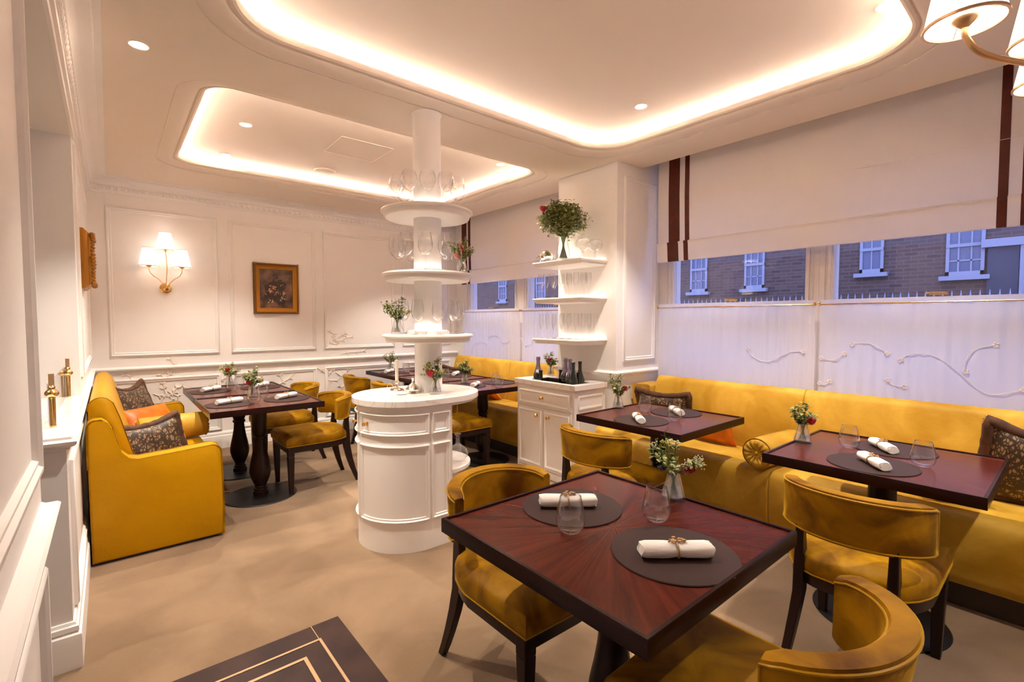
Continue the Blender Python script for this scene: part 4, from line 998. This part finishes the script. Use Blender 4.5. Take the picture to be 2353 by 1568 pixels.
    for (x, y, z, q) in pink: b = B(); rose(b, (x,y,z), q, rng); link('pink_bloom', b, PINKF, r, fix=False, ang=180)
    for (x, y, z, q) in thist: b = B(); thistle(b, (x,y,z), q, rng); link('thistle', b, THIS, r, fix=False, ang=180)
    return r
# camera-facing sideways direction is about (+.77,-.64), towards camera (-.64,-.77)
def sd(s, t, z, q=None):
    v = (.77*s-.64*t, -.64*s-.77*t, z); return v if q is None else v+(q,)
v0_ = make_vase(); first = True
vases = [((1.507,.912,TZ),'conical ribbed glass vase on the nearest table','mixed bouquet of cream florets, red roses and thistle on the nearest table',dict(seed=2,H=.105,spread=.075,n=13,roses=[sd(.022,.028,.125,.016),sd(.036,.030,.118,.013)],thist=[sd(-.048,.02,.118,.019)],cream=.62,yellow=.12,sprigs=[sd(-.035,.0,.235),sd(-.065,.0,.205)],flor=11,leafs=8)),
 ((2.769,2.122,TZ),'conical glass vase at the far left corner of the mid right table','green bouquet with one red rose on the mid right table',dict(seed=3,H=.13,spread=.052,n=11,roses=[sd(.030,.03,.150,.016)],cream=.5,leafs=16,sprigs=[sd(-.06,0,.235)])),
 ((2.722,.914,TZ),'conical glass vase at the left end of the rightmost table','bouquet with a bright red rose between two blue thistles, rightmost table',dict(seed=4,H=.095,spread=.045,n=9,roses=[sd(.004,.035,.118,.018)],thist=[sd(-.030,.02,.108,.019),sd(.034,.02,.110,.019)],cream=.15,leafs=14,sprigs=[sd(-.03,0,.19),sd(.02,0,.20)])),
 ((.882,4.517-.16,TZ),'conical glass vase before the settee, nearer of the two','spiky green bouquet with a dark red flower before the settee, nearer one',dict(seed=5,H=.13,spread=.065,n=12,roses=[sd(.004,.035,.120,.017)],cream=.2,leafs=18)),
 ((.869,5.25,TZ),'conical glass vase before the settee, farther of the two','cream and green bouquet with a red rose before the settee, farther one',dict(seed=6,H=.12,spread=.07,n=12,roses=[sd(.018,.035,.155,.021)],cream=.65,leafs=13)),
 ((2.70,5.60,TZ),'conical glass vase on the back corner table behind the candle','loose green bouquet with a pink flower behind the candle',dict(seed=7,H=.13,spread=.08,n=12,pink=[sd(.03,.03,.13,.019)],cream=.4,leafs=16)),
 ((2.70,3.95,TZ),'conical glass vase on the small table right of the island','plain green leafy bouquet on the small table right of the island',dict(seed=8,H=.12,spread=.06,n=13,cream=.35,leafs=20)),
 ((1.575,2.632,.9103),'conical glass vase on the oval island in front of the column','bouquet with a large dark red rose and yellow florets on the oval island',dict(seed=9,H=.115,spread=.06,n=12,roses=[sd(-.020,.04,.135,.024)],cream=.05,yellow=.5,leafs=12,sprigs=[sd(-.085,.02,.125),sd(-.07,.02,.155)])),
 ((1.797,2.657,1.6853),'conical glass vase on the middle round shelf, right side','airy bouquet with pink and red blooms on the middle round shelf',dict(seed=10,H=.135,spread=.07,n=12,roses=[sd(.012,.03,.155,.017)],pink=[sd(-.03,.03,.11,.022),sd(-.002,.02,.18,.014)],cream=.6,yellow=.1,leafs=10)),
 ((1.426,2.852,1.2893),'conical glass vase on the lowest round shelf, left side','leafy bouquet with a dark thistle on the lowest round shelf',dict(seed=11,H=.13,spread=.075,n=12,thist=[sd(.03,.035,.105,.024)],pink=[sd(.058,.01,.14,.010)],cream=.5,leafs=14,sprigs=[sd(-.08,.0,.14),sd(-.06,0,.175)])),
 ((3.235,3.279,.8473),'conical glass vase on the sideboard behind the bottles','bouquet with a red rose behind the bottles on the sideboard',dict(seed=12,H=.12,spread=.055,n=11,roses=[sd(-.014,.035,.15,.020)],thist=[sd(.045,.0,.11,.02)],cream=.4,leafs=14))]
for loc, vl, bl_, kw in vases:
    if first: v0_.location = loc; v0_['label'] = vl; first = False
    else: dup(v0_, loc, 0, vl)
    bouquet(loc, label=bl_, **kw)

# ================================================================== OVAL ISLAND WITH COLUMN AND ROUND SHELVES
IX, IY = 1.45, 2.795
def stad(R_, x0, x1, n=24):
    pts = [(x1+R_*math.cos(a), IY+R_*math.sin(a)) for a in [-PI/2+PI*i/n for i in range(n+1)]]
    return pts+[(x0+R_*math.cos(a), IY+R_*math.sin(a)) for a in [PI/2+PI*i/n for i in range(n+1)]]
isl = empty('island_cabinet', (1.45, 2.795, 0)); tag(isl, 'white oval cabinet island with a marble top around the column', 'cabinet')
def loc_(pts): return [(x-1.45, y-2.795) for x, y in pts]
Rb = .300
body = [(1.61, IY-Rb)]+[(1.61, IY+Rb)]+[(IX+Rb*math.cos(a), IY+Rb*math.sin(a)) for a in [PI/2+PI*i/28 for i in range(29)]]
b = B(); b.prism(loc_(body), 0, .865); link('carcass', b, CABW, isl, ang=30)
b = B(); b.prism(loc_(stad(.325, 1.445, 1.625)), .872, .910); mt_ = link('marble_top', b, MARBLE, isl, bev=.003)
b = B(); b.prism(loc_(stad(.305, 1.45, 1.62)), .855, .872); link('top_moulding', b, CABW, isl)
def path(s):
    """front of the cabinet: s in metres leftwards from the right front corner; returns point, outward normal"""
    L = 1.61-IX
    if s <= L: return (1.61-s, IY-Rb), (0, -1)
    a = -PI/2-(s-L)/Rb
    if s <= L+PI*Rb: return (IX+Rb*math.cos(a), IY+Rb*math.sin(a)), (math.cos(a), math.sin(a))
    return (IX+(s-L-PI*Rb), IY+Rb), (0, 1)
def cframe(b, s0, s1, z0, z1, w=.011, o=.012):
    """moulded frame lying on the curved front"""
    n = max(4, int((s1-s0)/.02)); pr = [(0,0),(0,o),(w*.5,o*1.2),(w,o*.5),(w*1.8,o*.55),(w*2.1,0)]
    cols = []
    seq = [(s0+(s1-s0)*i/n, 0) for i in range(n+1)]
    rings = []
    def P(s, z, oo):
        (x, y), (nx, ny) = path(s); return (x+nx*oo-1.45, y+ny*oo-2.795, z)
    for i in range(n+1): s = s0+(s1-s0)*i/n; k = 1 if 0 < i < n else 0; rings.append([P(min(max(s, s0+d) if i == 0 else s, s1-d if i == n else 9), z0+d, oo) for d, oo in pr])
    m = max(3, int((z1-z0)/.05))
    for i in range(1, m): rings.append([P(s1-d, z0+(z1-z0)*i/m, oo) for d, oo in pr])
    for i in range(n, -1, -1): s = s0+(s1-s0)*i/n; rings.append([P(s0+d if i == 0 else (s1-d if i == n else s), z1-d, oo) for d, oo in pr])
    for i in range(m-1, 0, -1): rings.append([P(s0+d, z0+(z1-z0)*i/m, oo) for d, oo in pr])
    rings.append(rings[0]); b.loft(rings, closed_ring=False, caps=False)
L1 = 1.61-IX; A = Rb*PI/2
segs = [(.020, L1-.015, 'fixed_panel'), (L1+.005, L1+A-.010, 'door'), (L1+A+.012, L1+2*A-.02, 'door')]
for s0, s1, nm in segs:
    b = B(); cframe(b, s0, s1, .185, .640); link(nm+'_moulding' if nm != 'door' else 'door_moulding', b, CABW, isl, ang=30)
    b = B(); cframe(b, s0, s1, .700, .828); link('drawer_moulding', b, CABW, isl, ang=30)
def knob_at(p, nrm, par, rad=.0125):
    q = Vector(nrm).normalized(); b = B(); M = Matrix.Translation(p) @ q.to_track_quat('Z', 'Y').to_matrix().to_4x4()
    b.m = M; b.lathe([(0,0),(rad*.9,0),(rad*.9,.002),(rad*.35,.004),(rad*.35,.014),(rad*.9,.018),(rad*1.1,.024),(rad*.9,.030),(rad*.3,.034),(0,.034)], 16, flute=8, fl=.07); return link('knob', b, BRASS, par)
for s in (L1+A-.075, L1+A+.05):
    (x, y), nn = path(s); knob_at((x-1.45, y-2.795, .765), (nn[0], nn[1], 0), isl)
b = B(); b.prism(loc_([(1.61, IY-.29)]+[(1.62+.275*math.cos(a), IY+.275*math.sin(a)) for a in [-PI/2+PI*i/20 for i in range(21)]]+[(1.61, IY+.29)]), .415, .440); link('open_shelf', b, MARBLE, isl, bev=.002)
b = B(); b.prism(loc_([(1.61, IY-.29)]+[(1.62+.275*math.cos(a), IY+.275*math.sin(a)) for a in [-PI/2+PI*i/20 for i in range(21)]]+[(1.61, IY+.29)]), 0, .08); link('open_shelf', b, CABW, isl)
CX_, CY_ = 1.620, 2.795
RC = .0895
col = empty('column', (CX_, CY_, .910)); tag(col, 'white round column rising from the island to the ceiling, carrying three round shelves', 'column')
b = B(); b.lathe([(RC+.004, 0), (RC, .01), (RC, 1.781), (RC+.008, 1.801)], 48); link('shaft', b, PAINT, col)
for zt_, in ((1.289,), (1.685,), (2.091,)):
    z = zt_-.910
    b = B(); b.lathe([(RC, z), (.286, z), (.295, z-.004), (.297, z-.012), (.291, z-.019), (.280, z-.022), (.276, z-.030), (.274, z-.046), (.267, z-.052), (RC, z-.052)], 64); sh = link('round_shelf', b, CABW, col)
    b = B(); b.lathe([(RC, z), (.140, z), (.140, z+.018), (.134, z+.022), (.122, z+.022), (.122, z+.006), (RC, z+.006)], 48); link('light_collar', b, CABW, sh)
    b = B(); b.shell([(.098, z+.008), (.118, z+.008), (.118, z+.012), (.098, z+.012), (.098, z+.008)], 48); link('led_ring', b, SHELFLED, sh)

def stemglass(prof_bowl, hs, rf=.036, name='wine_glass'):
    """prof_bowl: (r, z above stem top)"""
    b = B(); p = [(0,0),(rf*.6,.0005),(rf,.0015),(rf,.003),(rf*.5,.005),(.006,.010),(.0035,.02),(.0032,hs-.01),(.0055,hs)]
    p += [(r, hs+z) for r, z in prof_bowl]+[(max(r-.001,0), hs+z+.0012*(1 if r > .01 else 2)) for r, z in prof_bowl[::-1][1:]]+[(0, hs+.004)]
    b.lathe(p, 24); return link(name, b, GLASS, ang=80)
gl_bal = stemglass([(.022,.008),(.040,.028),(.050,.055),(.052,.075),(.046,.10),(.036,.122)], .085)
gl_bor = stemglass([(.020,.006),(.036,.022),(.045,.048),(.046,.075),(.040,.11),(.033,.145)], .095)
gl_wht = stemglass([(.018,.006),(.032,.022),(.039,.045),(.039,.075),(.034,.11),(.029,.135)], .085)
def ring_glasses(g, n, rad, z, a0, lbl, grp, skip=()):
    first = True
    for k in range(n):
        a = a0+2*PI*k/n; x, y = CX_+rad*math.cos(a), CY_+rad*math.sin(a)
        if any(math.hypot(x-q[0], y-q[1]) < .085 for q in skip): continue
        o = g if first else g.copy()
        if not first: COL.objects.link(o)
        first = False; o.location = (x, y, z); o['_a'] = a; tag(o, lbl(k), 'wine glass', grp)
        del o['_a']
SH = lambda s: (lambda k: s)
ring_glasses(gl_bal, 11, .205, 2.0912, .2, SH('large balloon wine glass in the ring on the topmost round shelf'), 'balloon glasses on the top round shelf')
ring_glasses(gl_bor, 10, .205, 1.6852, .35, SH('tall rounded wine glass in the ring on the middle round shelf'), 'glasses on the middle round shelf', [(1.797, 2.657)])
ring_glasses(gl_wht, 10, .205, 1.2892, .1, SH('wine glass in the ring on the lowest round shelf'), 'glasses on the lowest round shelf', [(1.426, 2.852)])
# things on the island
ck = empty('candlestick', (1.470, 2.955, .9103)); tag(ck, 'silver chamber candlestick with a ring handle and cream candle on the island', 'candlestick')
b = B(); b.lathe([(0,0),(.042,0),(.046,.003),(.044,.006),(.030,.010),(.014,.016),(.009,.024),(.013,.032),(.009,.040),(.010,.046),(.016,.052),(.016,.062),(.011,.064),(0,.064)], 28)
link('holder', b, SILVER, ck)
b = B(); b.tube([(-.035+.018*math.cos(a)*.77, .03-.018*math.cos(a)*.64, .026+.018*math.sin(a)) for a in [2*PI*i/20 for i in range(20)]], .0022, 6, closed=True)
b.tube([(.015+.010*math.cos(a)*.77, -.012-.010*math.cos(a)*.64, .046+.010*math.sin(a)) for a in [2*PI*i/16 for i in range(16)]], .0018, 6, closed=True); link('ring_handle', b, SILVER, ck)
b = B(); b.lathe([(.011,.055),(.0105,.20),(.008,.203),(0,.203)], 18); b.tube([(0,0,.203),(.001,0,.209)], .0008, 5); link('candle', b, WAX, ck)
fk = empty('silver_flask', (1.484, 2.758, .9103)); tag(fk, 'small silver flask with a domed body and narrow neck on the island', 'flask')
b = B(); b.lathe([(0,0),(.020,0),(.022,.003),(.014,.007),(.030,.012),(.044,.020),(.047,.027),(.042,.034),(.030,.050),(.014,.062),(.008,.068),(.0075,.092),(.010,.098),(.006,.099),(0,.096)], 30); link('body', b, SILVER, fk)
ds = B(); ds.lathe([(0,0),(.022,0),(.034,.004),(.035,.006),(0,.005)], 24); o = link('porcelain_dish', ds, LINEN, loc=(1.405, 2.76, .9103)); tag(o, 'tiny white dish beside the silver flask on the island', 'dish')
def decanter(loc, label, inv=False, s=1.0, grp='cut glass decanters'):
    r = empty('decanter', loc); tag(r, label, 'decanter', grp)
    b = B(); prof = [(0,0),(.030,0),(.040,.004),(.062,.030),(.068,.050),(.062,.075),(.040,.098),(.018,.112),(.013,.125),(.012,.165),(.013,.172),(.022,.180),(.022,.184),(.010,.184)]
    if inv: prof = [(.024,0),(.024,.003),(.012,.012),(.011,.075),(.018,.085),(.044,.098),(.064,.120),(.068,.142),(.060,.165),(.038,.186),(0,.188)]
    b.lathe([(a*s, z*s) for a, z in prof], 64, flute=16, fl=.02); link('body', b, VGLASS, r, ang=80); return r
decanter((1.76, 2.66, .4403), 'cut glass decanter on the open marble shelf of the island')
decanter((1.76, 2.66, .0803), 'cut glass decanter low inside the island below the marble shelf')

# ================================================================== SIDEBOARD WITH COOLER
sb = empty('sideboard', (3.079, 2.996, 0)); sb.scale = (.93, .945, 1.032); tag(sb, 'white sideboard with marble top and brass knobs against the pillar', 'cabinet')
def sl(x, y, z): return (x-3.22, y-3.12, z)
def sbox(b, x0, y0, z0, x1, y1, z1): b.box(x0-3.22, y0-3.12, z0, x1-3.22, y1-3.12, z1)
b = B(); sbox(b, 3.005, 2.745, .0, 3.425, 3.495, .775); link('carcass', b, CABW, sb, bev=.002)
b = B(); ZT0, ZT1 = .778, .820
o_ = [(2.985,2.722),(3.425,2.722),(3.425,3.520),(2.985,3.520)]; i_ = [(3.045,2.80),(3.305,2.80),(3.305,3.36),(3.045,3.36)]
def ringprism(b, o_, i_, z0, z1):
    O = [(x-3.22, y-3.12) for x, y in o_]; I = [(x-3.22, y-3.12) for x, y in i_]
    vs = [(x,y,z) for z in (z0,z1) for x,y in O+I]; f = []
    for k in range(4):
        j = (k+1) % 4
        f += [(k, j, 8+j, 8+k), (4+j, 4+k, 12+k, 12+j), (8+k, 8+j, 12+j, 12+k), (j, k, 4+k, 4+j)]
    b.add(vs, f)
ringprism(b, o_, i_, ZT0, ZT1); link('marble_top', b, MARBLE, sb, bev=.0025)
b = B(); ringprism(b, [(3.043,2.798),(3.307,2.798),(3.307,3.362),(3.043,3.362)], [(3.047,2.802),(3.303,2.802),(3.303,3.358),(3.047,3.358)], .776, .812); sbox(b, 3.043, 2.798, .7762, 3.307, 3.362, .779); link('cooler_tray', b, STEEL, sb)
b = B(); sbox(b, 3.010, 2.80, .0, 3.42, 3.44, .0); 
fx = Matrix.Translation(Vector((3.005-3.22, -3.12, 0))) @ Matrix(((0,0,-1,0),(-1,0,0,0),(0,1,0,0),(0,0,0,1)))
def front_panel(y0, y1, z0, z1, name):
    b = B(); b.box(3.005-3.22-.014, y0-3.12, z0, 3.005-3.22, y1-3.12, z1); d = link(name, b, CABW, sb, bev=.0015)
    b = B(); b.m = Matrix.Translation((3.005-3.22-.014, -3.12, 0)) @ Matrix(((0,0,-1,0),(-1,0,0,0),(0,1,0,0),(0,0,0,1)))
    b.sweep([(-y1+.015, z0+.015), (-y0-.015, z0+.015), (-y0-.015, z1-.015), (-y1+.015, z1-.015)], [(0,0),(0,.004),(.008,.009),(.014,.008),(.020,.003),(.028,0)], closed=True); link('panel_moulding', b, CABW, d, ang=50)
    return d
d = front_panel(2.775, 3.465, .600, .752, 'drawer'); knob_at((2.991-3.22, 3.13-3.12, .680), (-1,0,0), d, .014)
d = front_panel(3.125, 3.465, .075, .585, 'door'); knob_at((2.991-3.22, 3.20-3.12, .525), (-1,0,0), d, .014)
d = front_panel(2.775, 3.115, .075, .585, 'door'); knob_at((2.991-3.22, 3.045-3.12, .525), (-1,0,0), d, .014)
b = B(); b.m = Matrix.Translation((-3.22, 2.745-3.12, 0)) @ MB_
b.sweep([(3.05,.615),(3.38,.615),(3.38,.735),(3.05,.735)], [(0,0),(0,.004),(.008,.009),(.014,.008),(.020,.003),(.028,0)], closed=True)
b.sweep([(3.05,.09),(3.38,.09),(3.38,.575),(3.05,.575)], [(0,0),(0,.004),(.008,.009),(.014,.008),(.020,.003),(.028,0)], closed=True); link('side_moulding', b, CABW, sb, ang=50)
def bottle_mesh(kind):
    r = empty('wine_bottle'); b = B()
    if kind == 'champagne':
        b.lathe([(0,0),(.040,0),(.044,.004),(.044,.06),(.040,.095),(.026,.135),(.018,.165),(0,.166)], 22); link('glass_body', b, BOTTLE, r)
        b = B(); b.lathe([(.0405,.093),(.0265,.135),(.0195,.160),(.0165,.195),(.0170,.215),(.0195,.218),(.0190,.235),(.0165,.243),(0,.245)], 22, flute=11, fl=.015); f = link('foil', b, FOIL, r)
        b = B(); b.lathe([(.0385,.104),(.0300,.128)], 20, a0=R(190), a1=R(275)); link('neck_label', b, LABELM, f, fix=False)
    elif kind == 'tall':
        b.lathe([(0,0),(.038,0),(.041,.004),(.041,.05),(.034,.09),(.022,.125),(.0155,.155),(.0150,.205),(.0175,.208),(.0175,.220),(.0140,.223),(0,.223)], 22); link('glass_body', b, BOTTLE, r)
    else:
        b.lathe([(0,0),(.018,0),(.018,.07),(.016,.10),(.0165,.118),(.019,.120),(.019,.130),(0,.131)], 18); link('glass_body', b, BOTTLE, r)
    return r
protos = {}
for kind, x, y, s, lb in (('champagne',3.10,3.31,1.0,'champagne bottle with grey foil neck, leftmost in the sideboard cooler'),('champagne',3.17,3.02,1.0,'champagne bottle with grey foil and round neck label, middle of the cooler, left one'),('champagne',3.135,2.935-.01,.97,'champagne bottle with grey foil beside the dark green bottles in the cooler'),
    ('tall',3.10,2.855,1.0,'dark green wine bottle left of the rightmost bottle in the cooler'),('tall',3.20,2.87,1.0,'dark green wine bottle, rightmost in the cooler'),
    ('short',3.065,3.235,1.0,'short dark bottle neck in front of the leftmost champagne bottle'),('short',3.23,3.14,1.2,'short bottle neck behind the middle champagne bottles'),('short',3.165,2.855,1.0,'short dark bottle neck between the two dark green bottles')):
    x, y = x-.125, 2.996+(y-3.12)*.945
    if kind not in protos: o = bottle_mesh(kind); protos[kind] = o; o.location = (x, y, .8045); tag(o, lb, 'bottle', 'bottles in the cooler')
    else: tag(dup(protos[kind], (x, y, .8045), .4*x*9, lb, 'bottles in the cooler'), None, 'bottle')
# pillar shelves
fl0 = stemglass([(.010,.008),(.022,.035),(.026,.065),(.026,.09),(.022,.13)], .088, .030, 'champagne_flute')
fl1 = stemglass([(.008,.01),(.016,.035),(.020,.07),(.0195,.12),(.018,.15)], .075, .030, 'champagne_flute')
for i, (z, where) in enumerate(((1.896, 'topmost'), (1.574, 'middle'), (1.214, 'lowest'))):
    s_ = empty('wall_shelf', (3.13, 2.944, z-.045)); tag(s_, 'white %s shelf on the pillar face above the sideboard' % where, 'shelf', 'pillar shelves')
    b = B(); x0, x1, y0, y1 = 2.957-3.13, 3.2995-3.13, 2.650-2.944, 3.238-2.944
    b.sweep([(x1,y1),(x0,y1),(x0,y0),(x1,y0)], [(.06,0),(.022,0),(.020,.012),(.016,.022),(.004,.028),(0,.036),(.003,.045),(.06,.045)])
    b.box(x0+.058, y0+.058, 0, x1, y1-.058, .0452); link('shelf_board', b, CABW, s_)
    b = B(); b.box(x1-.012, y0+.04, .046, x1-.002, y1-.02, .054); link('led_strip', b, SHELFLED, s_)
def frow(g, pts, z, lb, grp, mir=False):
    first = True
    for (x, y) in pts:
        o = g if first else g.copy()
        if not first: COL.objects.link(o)
        first = False; o.location = (x, y, z); tag(o, lb, 'champagne flute', grp)
frow(fl0, [(3.01, 3.177), (3.01, 3.11), (3.019, 3.043), (3.053, 2.957), (3.072, 2.891), (3.091, 2.824), (3.139, 2.786), (3.186, 2.767), (3.148, 3.148), (3.148, 3.072), (3.167, 2.976), (3.244, 2.862)], 1.5742, 'champagne flute among the rows on the middle pillar shelf', 'flutes on the middle pillar shelf')
frow(fl1, [(3.005, 3.167), (3.01, 3.091), (3.019, 3.019), (3.043, 2.938), (3.053, 2.872), (3.072, 2.805), (3.12, 2.767), (3.177, 2.748), (3.234, 2.728), (3.148, 3.148), (3.148, 3.053), (3.158, 2.957), (3.186, 2.862), (3.244, 2.814)], 1.2142, 'slim champagne flute among the rows on the lowest pillar shelf', 'flutes on the lowest pillar shelf')
tw = empty('tureen', (3.053, 3.158, 1.8963)); tw.scale = (1.3, 1.3, 1.3); tag(tw, 'small silver tureen with a domed lid on the topmost pillar shelf', 'tureen')
b = B(); b.lathe([(0,.02),(.03,.018),(.044,.030),(.048,.045),(0,.046)], 24)
for k in range(4): a = PI/4+PI/2*k; b.tube([(.036*math.cos(a), .036*math.sin(a), .030), (.044*math.cos(a), .044*math.sin(a), .0)], .003, 6)
link('bowl', b, SILVER, tw)
b = B(); b.lathe([(.048,.047),(.044,.062),(.032,.078),(.014,.086),(0,.088)], 24); b.ball((0,0,.09), .006, 8, 5); link('lid', b, SILVER, tw)
b = B(); 
for s in (-1, 1): b.tube([(s*.046*.7, -s*.046*.7, .040), (s*.062*.7, -s*.062*.7, .052), (s*.066*.7, -s*.066*.7, .040), (s*.05*.7, -s*.05*.7, .032)], .003, 6)
link('handle', b, SILVER, tw)
vb = empty('flower_vase', (3.03, 2.92, 1.8963)); tag(vb, 'large clear glass vase on the topmost pillar shelf', 'vase')
b = B(); b.lathe([(0,0),(.050,0),(.060,.012),(.060,.06),(.050,.11),(.040,.155),(.039,.205),(.0375,.205),(.0385,.155),(.048,.11),(.058,.06),(.058,.014),(0,.008)], 32); link('vase_body', b, GLASS, vb, ang=80)
b = B(); b.lathe([(0,.0085),(.057,.015),(.057,.055),(0,.056)], 24); link('water', b, WATER, vb)
bouquet((3.03, 2.92, 1.8963), 21, 'big bushy green bouquet with one red bloom on the topmost pillar shelf', H=.27, spread=.185, neck=.20, n=120, roses=[sd(-.155,.05,.42,.026)], cream=.16, yellow=.16, big=1.55, rn=.032, base_r=.045, leafs=30, flor=9, pale=.4, tmin=.9)
decanter((3.148, 2.80, 1.8963), 'upturned cut glass decanter beside the big bouquet, left one', True, grp='upturned decanters on the pillar shelf'); decanter((3.232, 2.735, 1.8963), 'upturned cut glass decanter at the right end of the topmost pillar shelf', True, .95, grp='upturned decanters on the pillar shelf')

# ================================================================== PICTURES, GLASS SCREEN
pc = empty('framed_painting', (1.474, YB, 1.736)); tag(pc, 'flower still life painting in a carved gilt frame on the back wall', 'painting')
b = B(); b.m = face_my(0); w, h = .238, .284
b.sweep([(-w,-h),(w,-h),(w,h),(-w,h)], [(0,0),(0,.030),(.006,.040),(.016,.040),(.022,.034)], closed=True); b.m = Matrix.Identity(4); fo = link('outer_frame', b, GILTD, pc, ang=40)
b = B(); b.m = face_my(0); b.sweep([(-w+.021,-h+.021),(w-.021,-h+.021),(w-.021,h-.021),(-w+.021,h-.021)], [(0,0),(0,.036),(.018,.026),(.034,.020),(.036,.024),(.044,.022),(.046,.008)], closed=True); b.m = Matrix.Identity(4); link('inner_frame', b, GILT, pc, ang=40)
b = B(); k = 0; q = -w+.01
while q < w: b.ball((q, -.041, h-.011), .008, 7, 4, (1, .5, .8)); b.ball((q, -.041, -h+.011), .008, 7, 4, (1, .5, .8)); q += .018
q = -h+.01
while q < h: b.ball((w-.011, -.041, q), .008, 7, 4, (.8, .5, 1)); b.ball((-w+.011, -.041, q), .008, 7, 4, (.8, .5, 1)); q += .018
link('carved_edge', b, GILT, fo, fix=False)
b = B(); b.box(-w+.06, -.012, -h+.06, w-.06, -.006, h-.06); cv = link('canvas', b, PAINTING, pc)
rg = random.Random(12)
def blob(b, x, z, r, n=16):
    for _ in range(n):
        a = rg.uniform(0, 2*PI); q = r*math.sqrt(rg.random()); m0 = b.m; b.m = Matrix.Translation((x+q*math.cos(a), -.0125, z+q*math.sin(a))) @ Matrix.Rotation(rg.uniform(0,3), 4, 'Y'); b.ball((0,0,0), 1, 8, 4, (r*rg.uniform(.2,.42), .0012, r*rg.uniform(.15,.3))); b.m = m0
b = B(); blob(b, -.02, -.02, .085, 46); blob(b, .03, .03, .07, 30); blob(b, -.06, -.10, .06, 24); blob(b, .05, -.12, .06, 22); blob(b, .01, .09, .04, 14); link('painted_leaves', b, PETAL3, cv, fix=False)
b = B(); blob(b, -.045, .005, .045, 22); blob(b, -.02, -.035, .045, 22); blob(b, -.075, -.02, .03, 12); blob(b, .06, .03, .022, 10); link('painted_roses', b, PETAL1, cv, fix=False)
b = B(); blob(b, .06, -.055, .030, 12); blob(b, -.065, -.135, .028, 12); blob(b, .075, -.10, .026, 10); blob(b, .035, -.13, .022, 8); link('painted_pale_roses', b, PETAL2, cv, fix=False)

ml = empty('gilt_mirror', (XL, 4.86, 1.825)); tag(ml, 'thick carved gilt frame on the left wall, seen almost edge on', 'mirror')
b = B(); b.m = face_px(0); w, h = .24, .215
b.sweep([(-w,-h),(w,-h),(w,h),(-w,h)], [(0,0),(0,.018),(.008,.026),(.012,.026),(.016,.036),(.030,.046),(.034,.060),(.044,.064),(.050,.050),(.064,.040),(.070,.020)], closed=True); b.m = Matrix.Identity(4); fo = link('moulded_frame', b, GILT, ml, ang=35)
b = B(); rg = random.Random(8)
for k in range(54):
    t = k/54*4; e = int(t); f = -1+2*(t-e); u, v = ((f,-1),(1,f),(-f,1),(-1,-f))[e]
    big = 1.5 if min(abs(f), abs(abs(f)-1)) < .12 else 1.0
    b.ball((.064, u*(w-.038), v*(h-.038)), .011*big*rg.uniform(.8,1.2), 7, 5, (1.1, 1, 1))
link('carved_ornament', b, GILT, fo, fix=False)
b = B(); b.box(.004, -w+.068, -h+.068, .008, w-.068, h-.068); link('mirror_glass', b, SILVER, ml)

for i, (y, z1, lb) in enumerate(((2.775, 1.155, 'brass post with a ball collar at the near end of the marble ledge'), (3.80, 1.120, 'brass post with a ball collar at the far end of the marble ledge'))):
    p = empty('brass_post', (-.192, y, .9302)); tag(p, lb, 'post', 'brass posts on the marble ledge')
    b = B(); b.lathe([(0,0),(.0105,0),(.0115,.006),(.0105,.010),(.0105,.120),(.012,.125),(0,.126)], 20); link('stem', b, BRASS, p)
    b = B(); b.lathe([(0,.126),(.012,.127),(.019,.132),(.0235,.140),(.0235,.146),(.019,.153),(.011,.160),(.011,.166),(.013,.170),(.010,.175),(0,.176)], 24); link('ball_collar', b, BRASS, p)
    b = B(); b.box(-.009, -.006, .175, .009, .006, .226); link('clamp', b, SATBRASS, p, bev=.001)
o = link('glass_screen', B().box(-.003, -.495, 0, .003, .495, .175), PANE, loc=(-.205, 3.29, .9345)); tag(o, 'low clear glass screen held between brass posts on the marble ledge', 'glass screen')
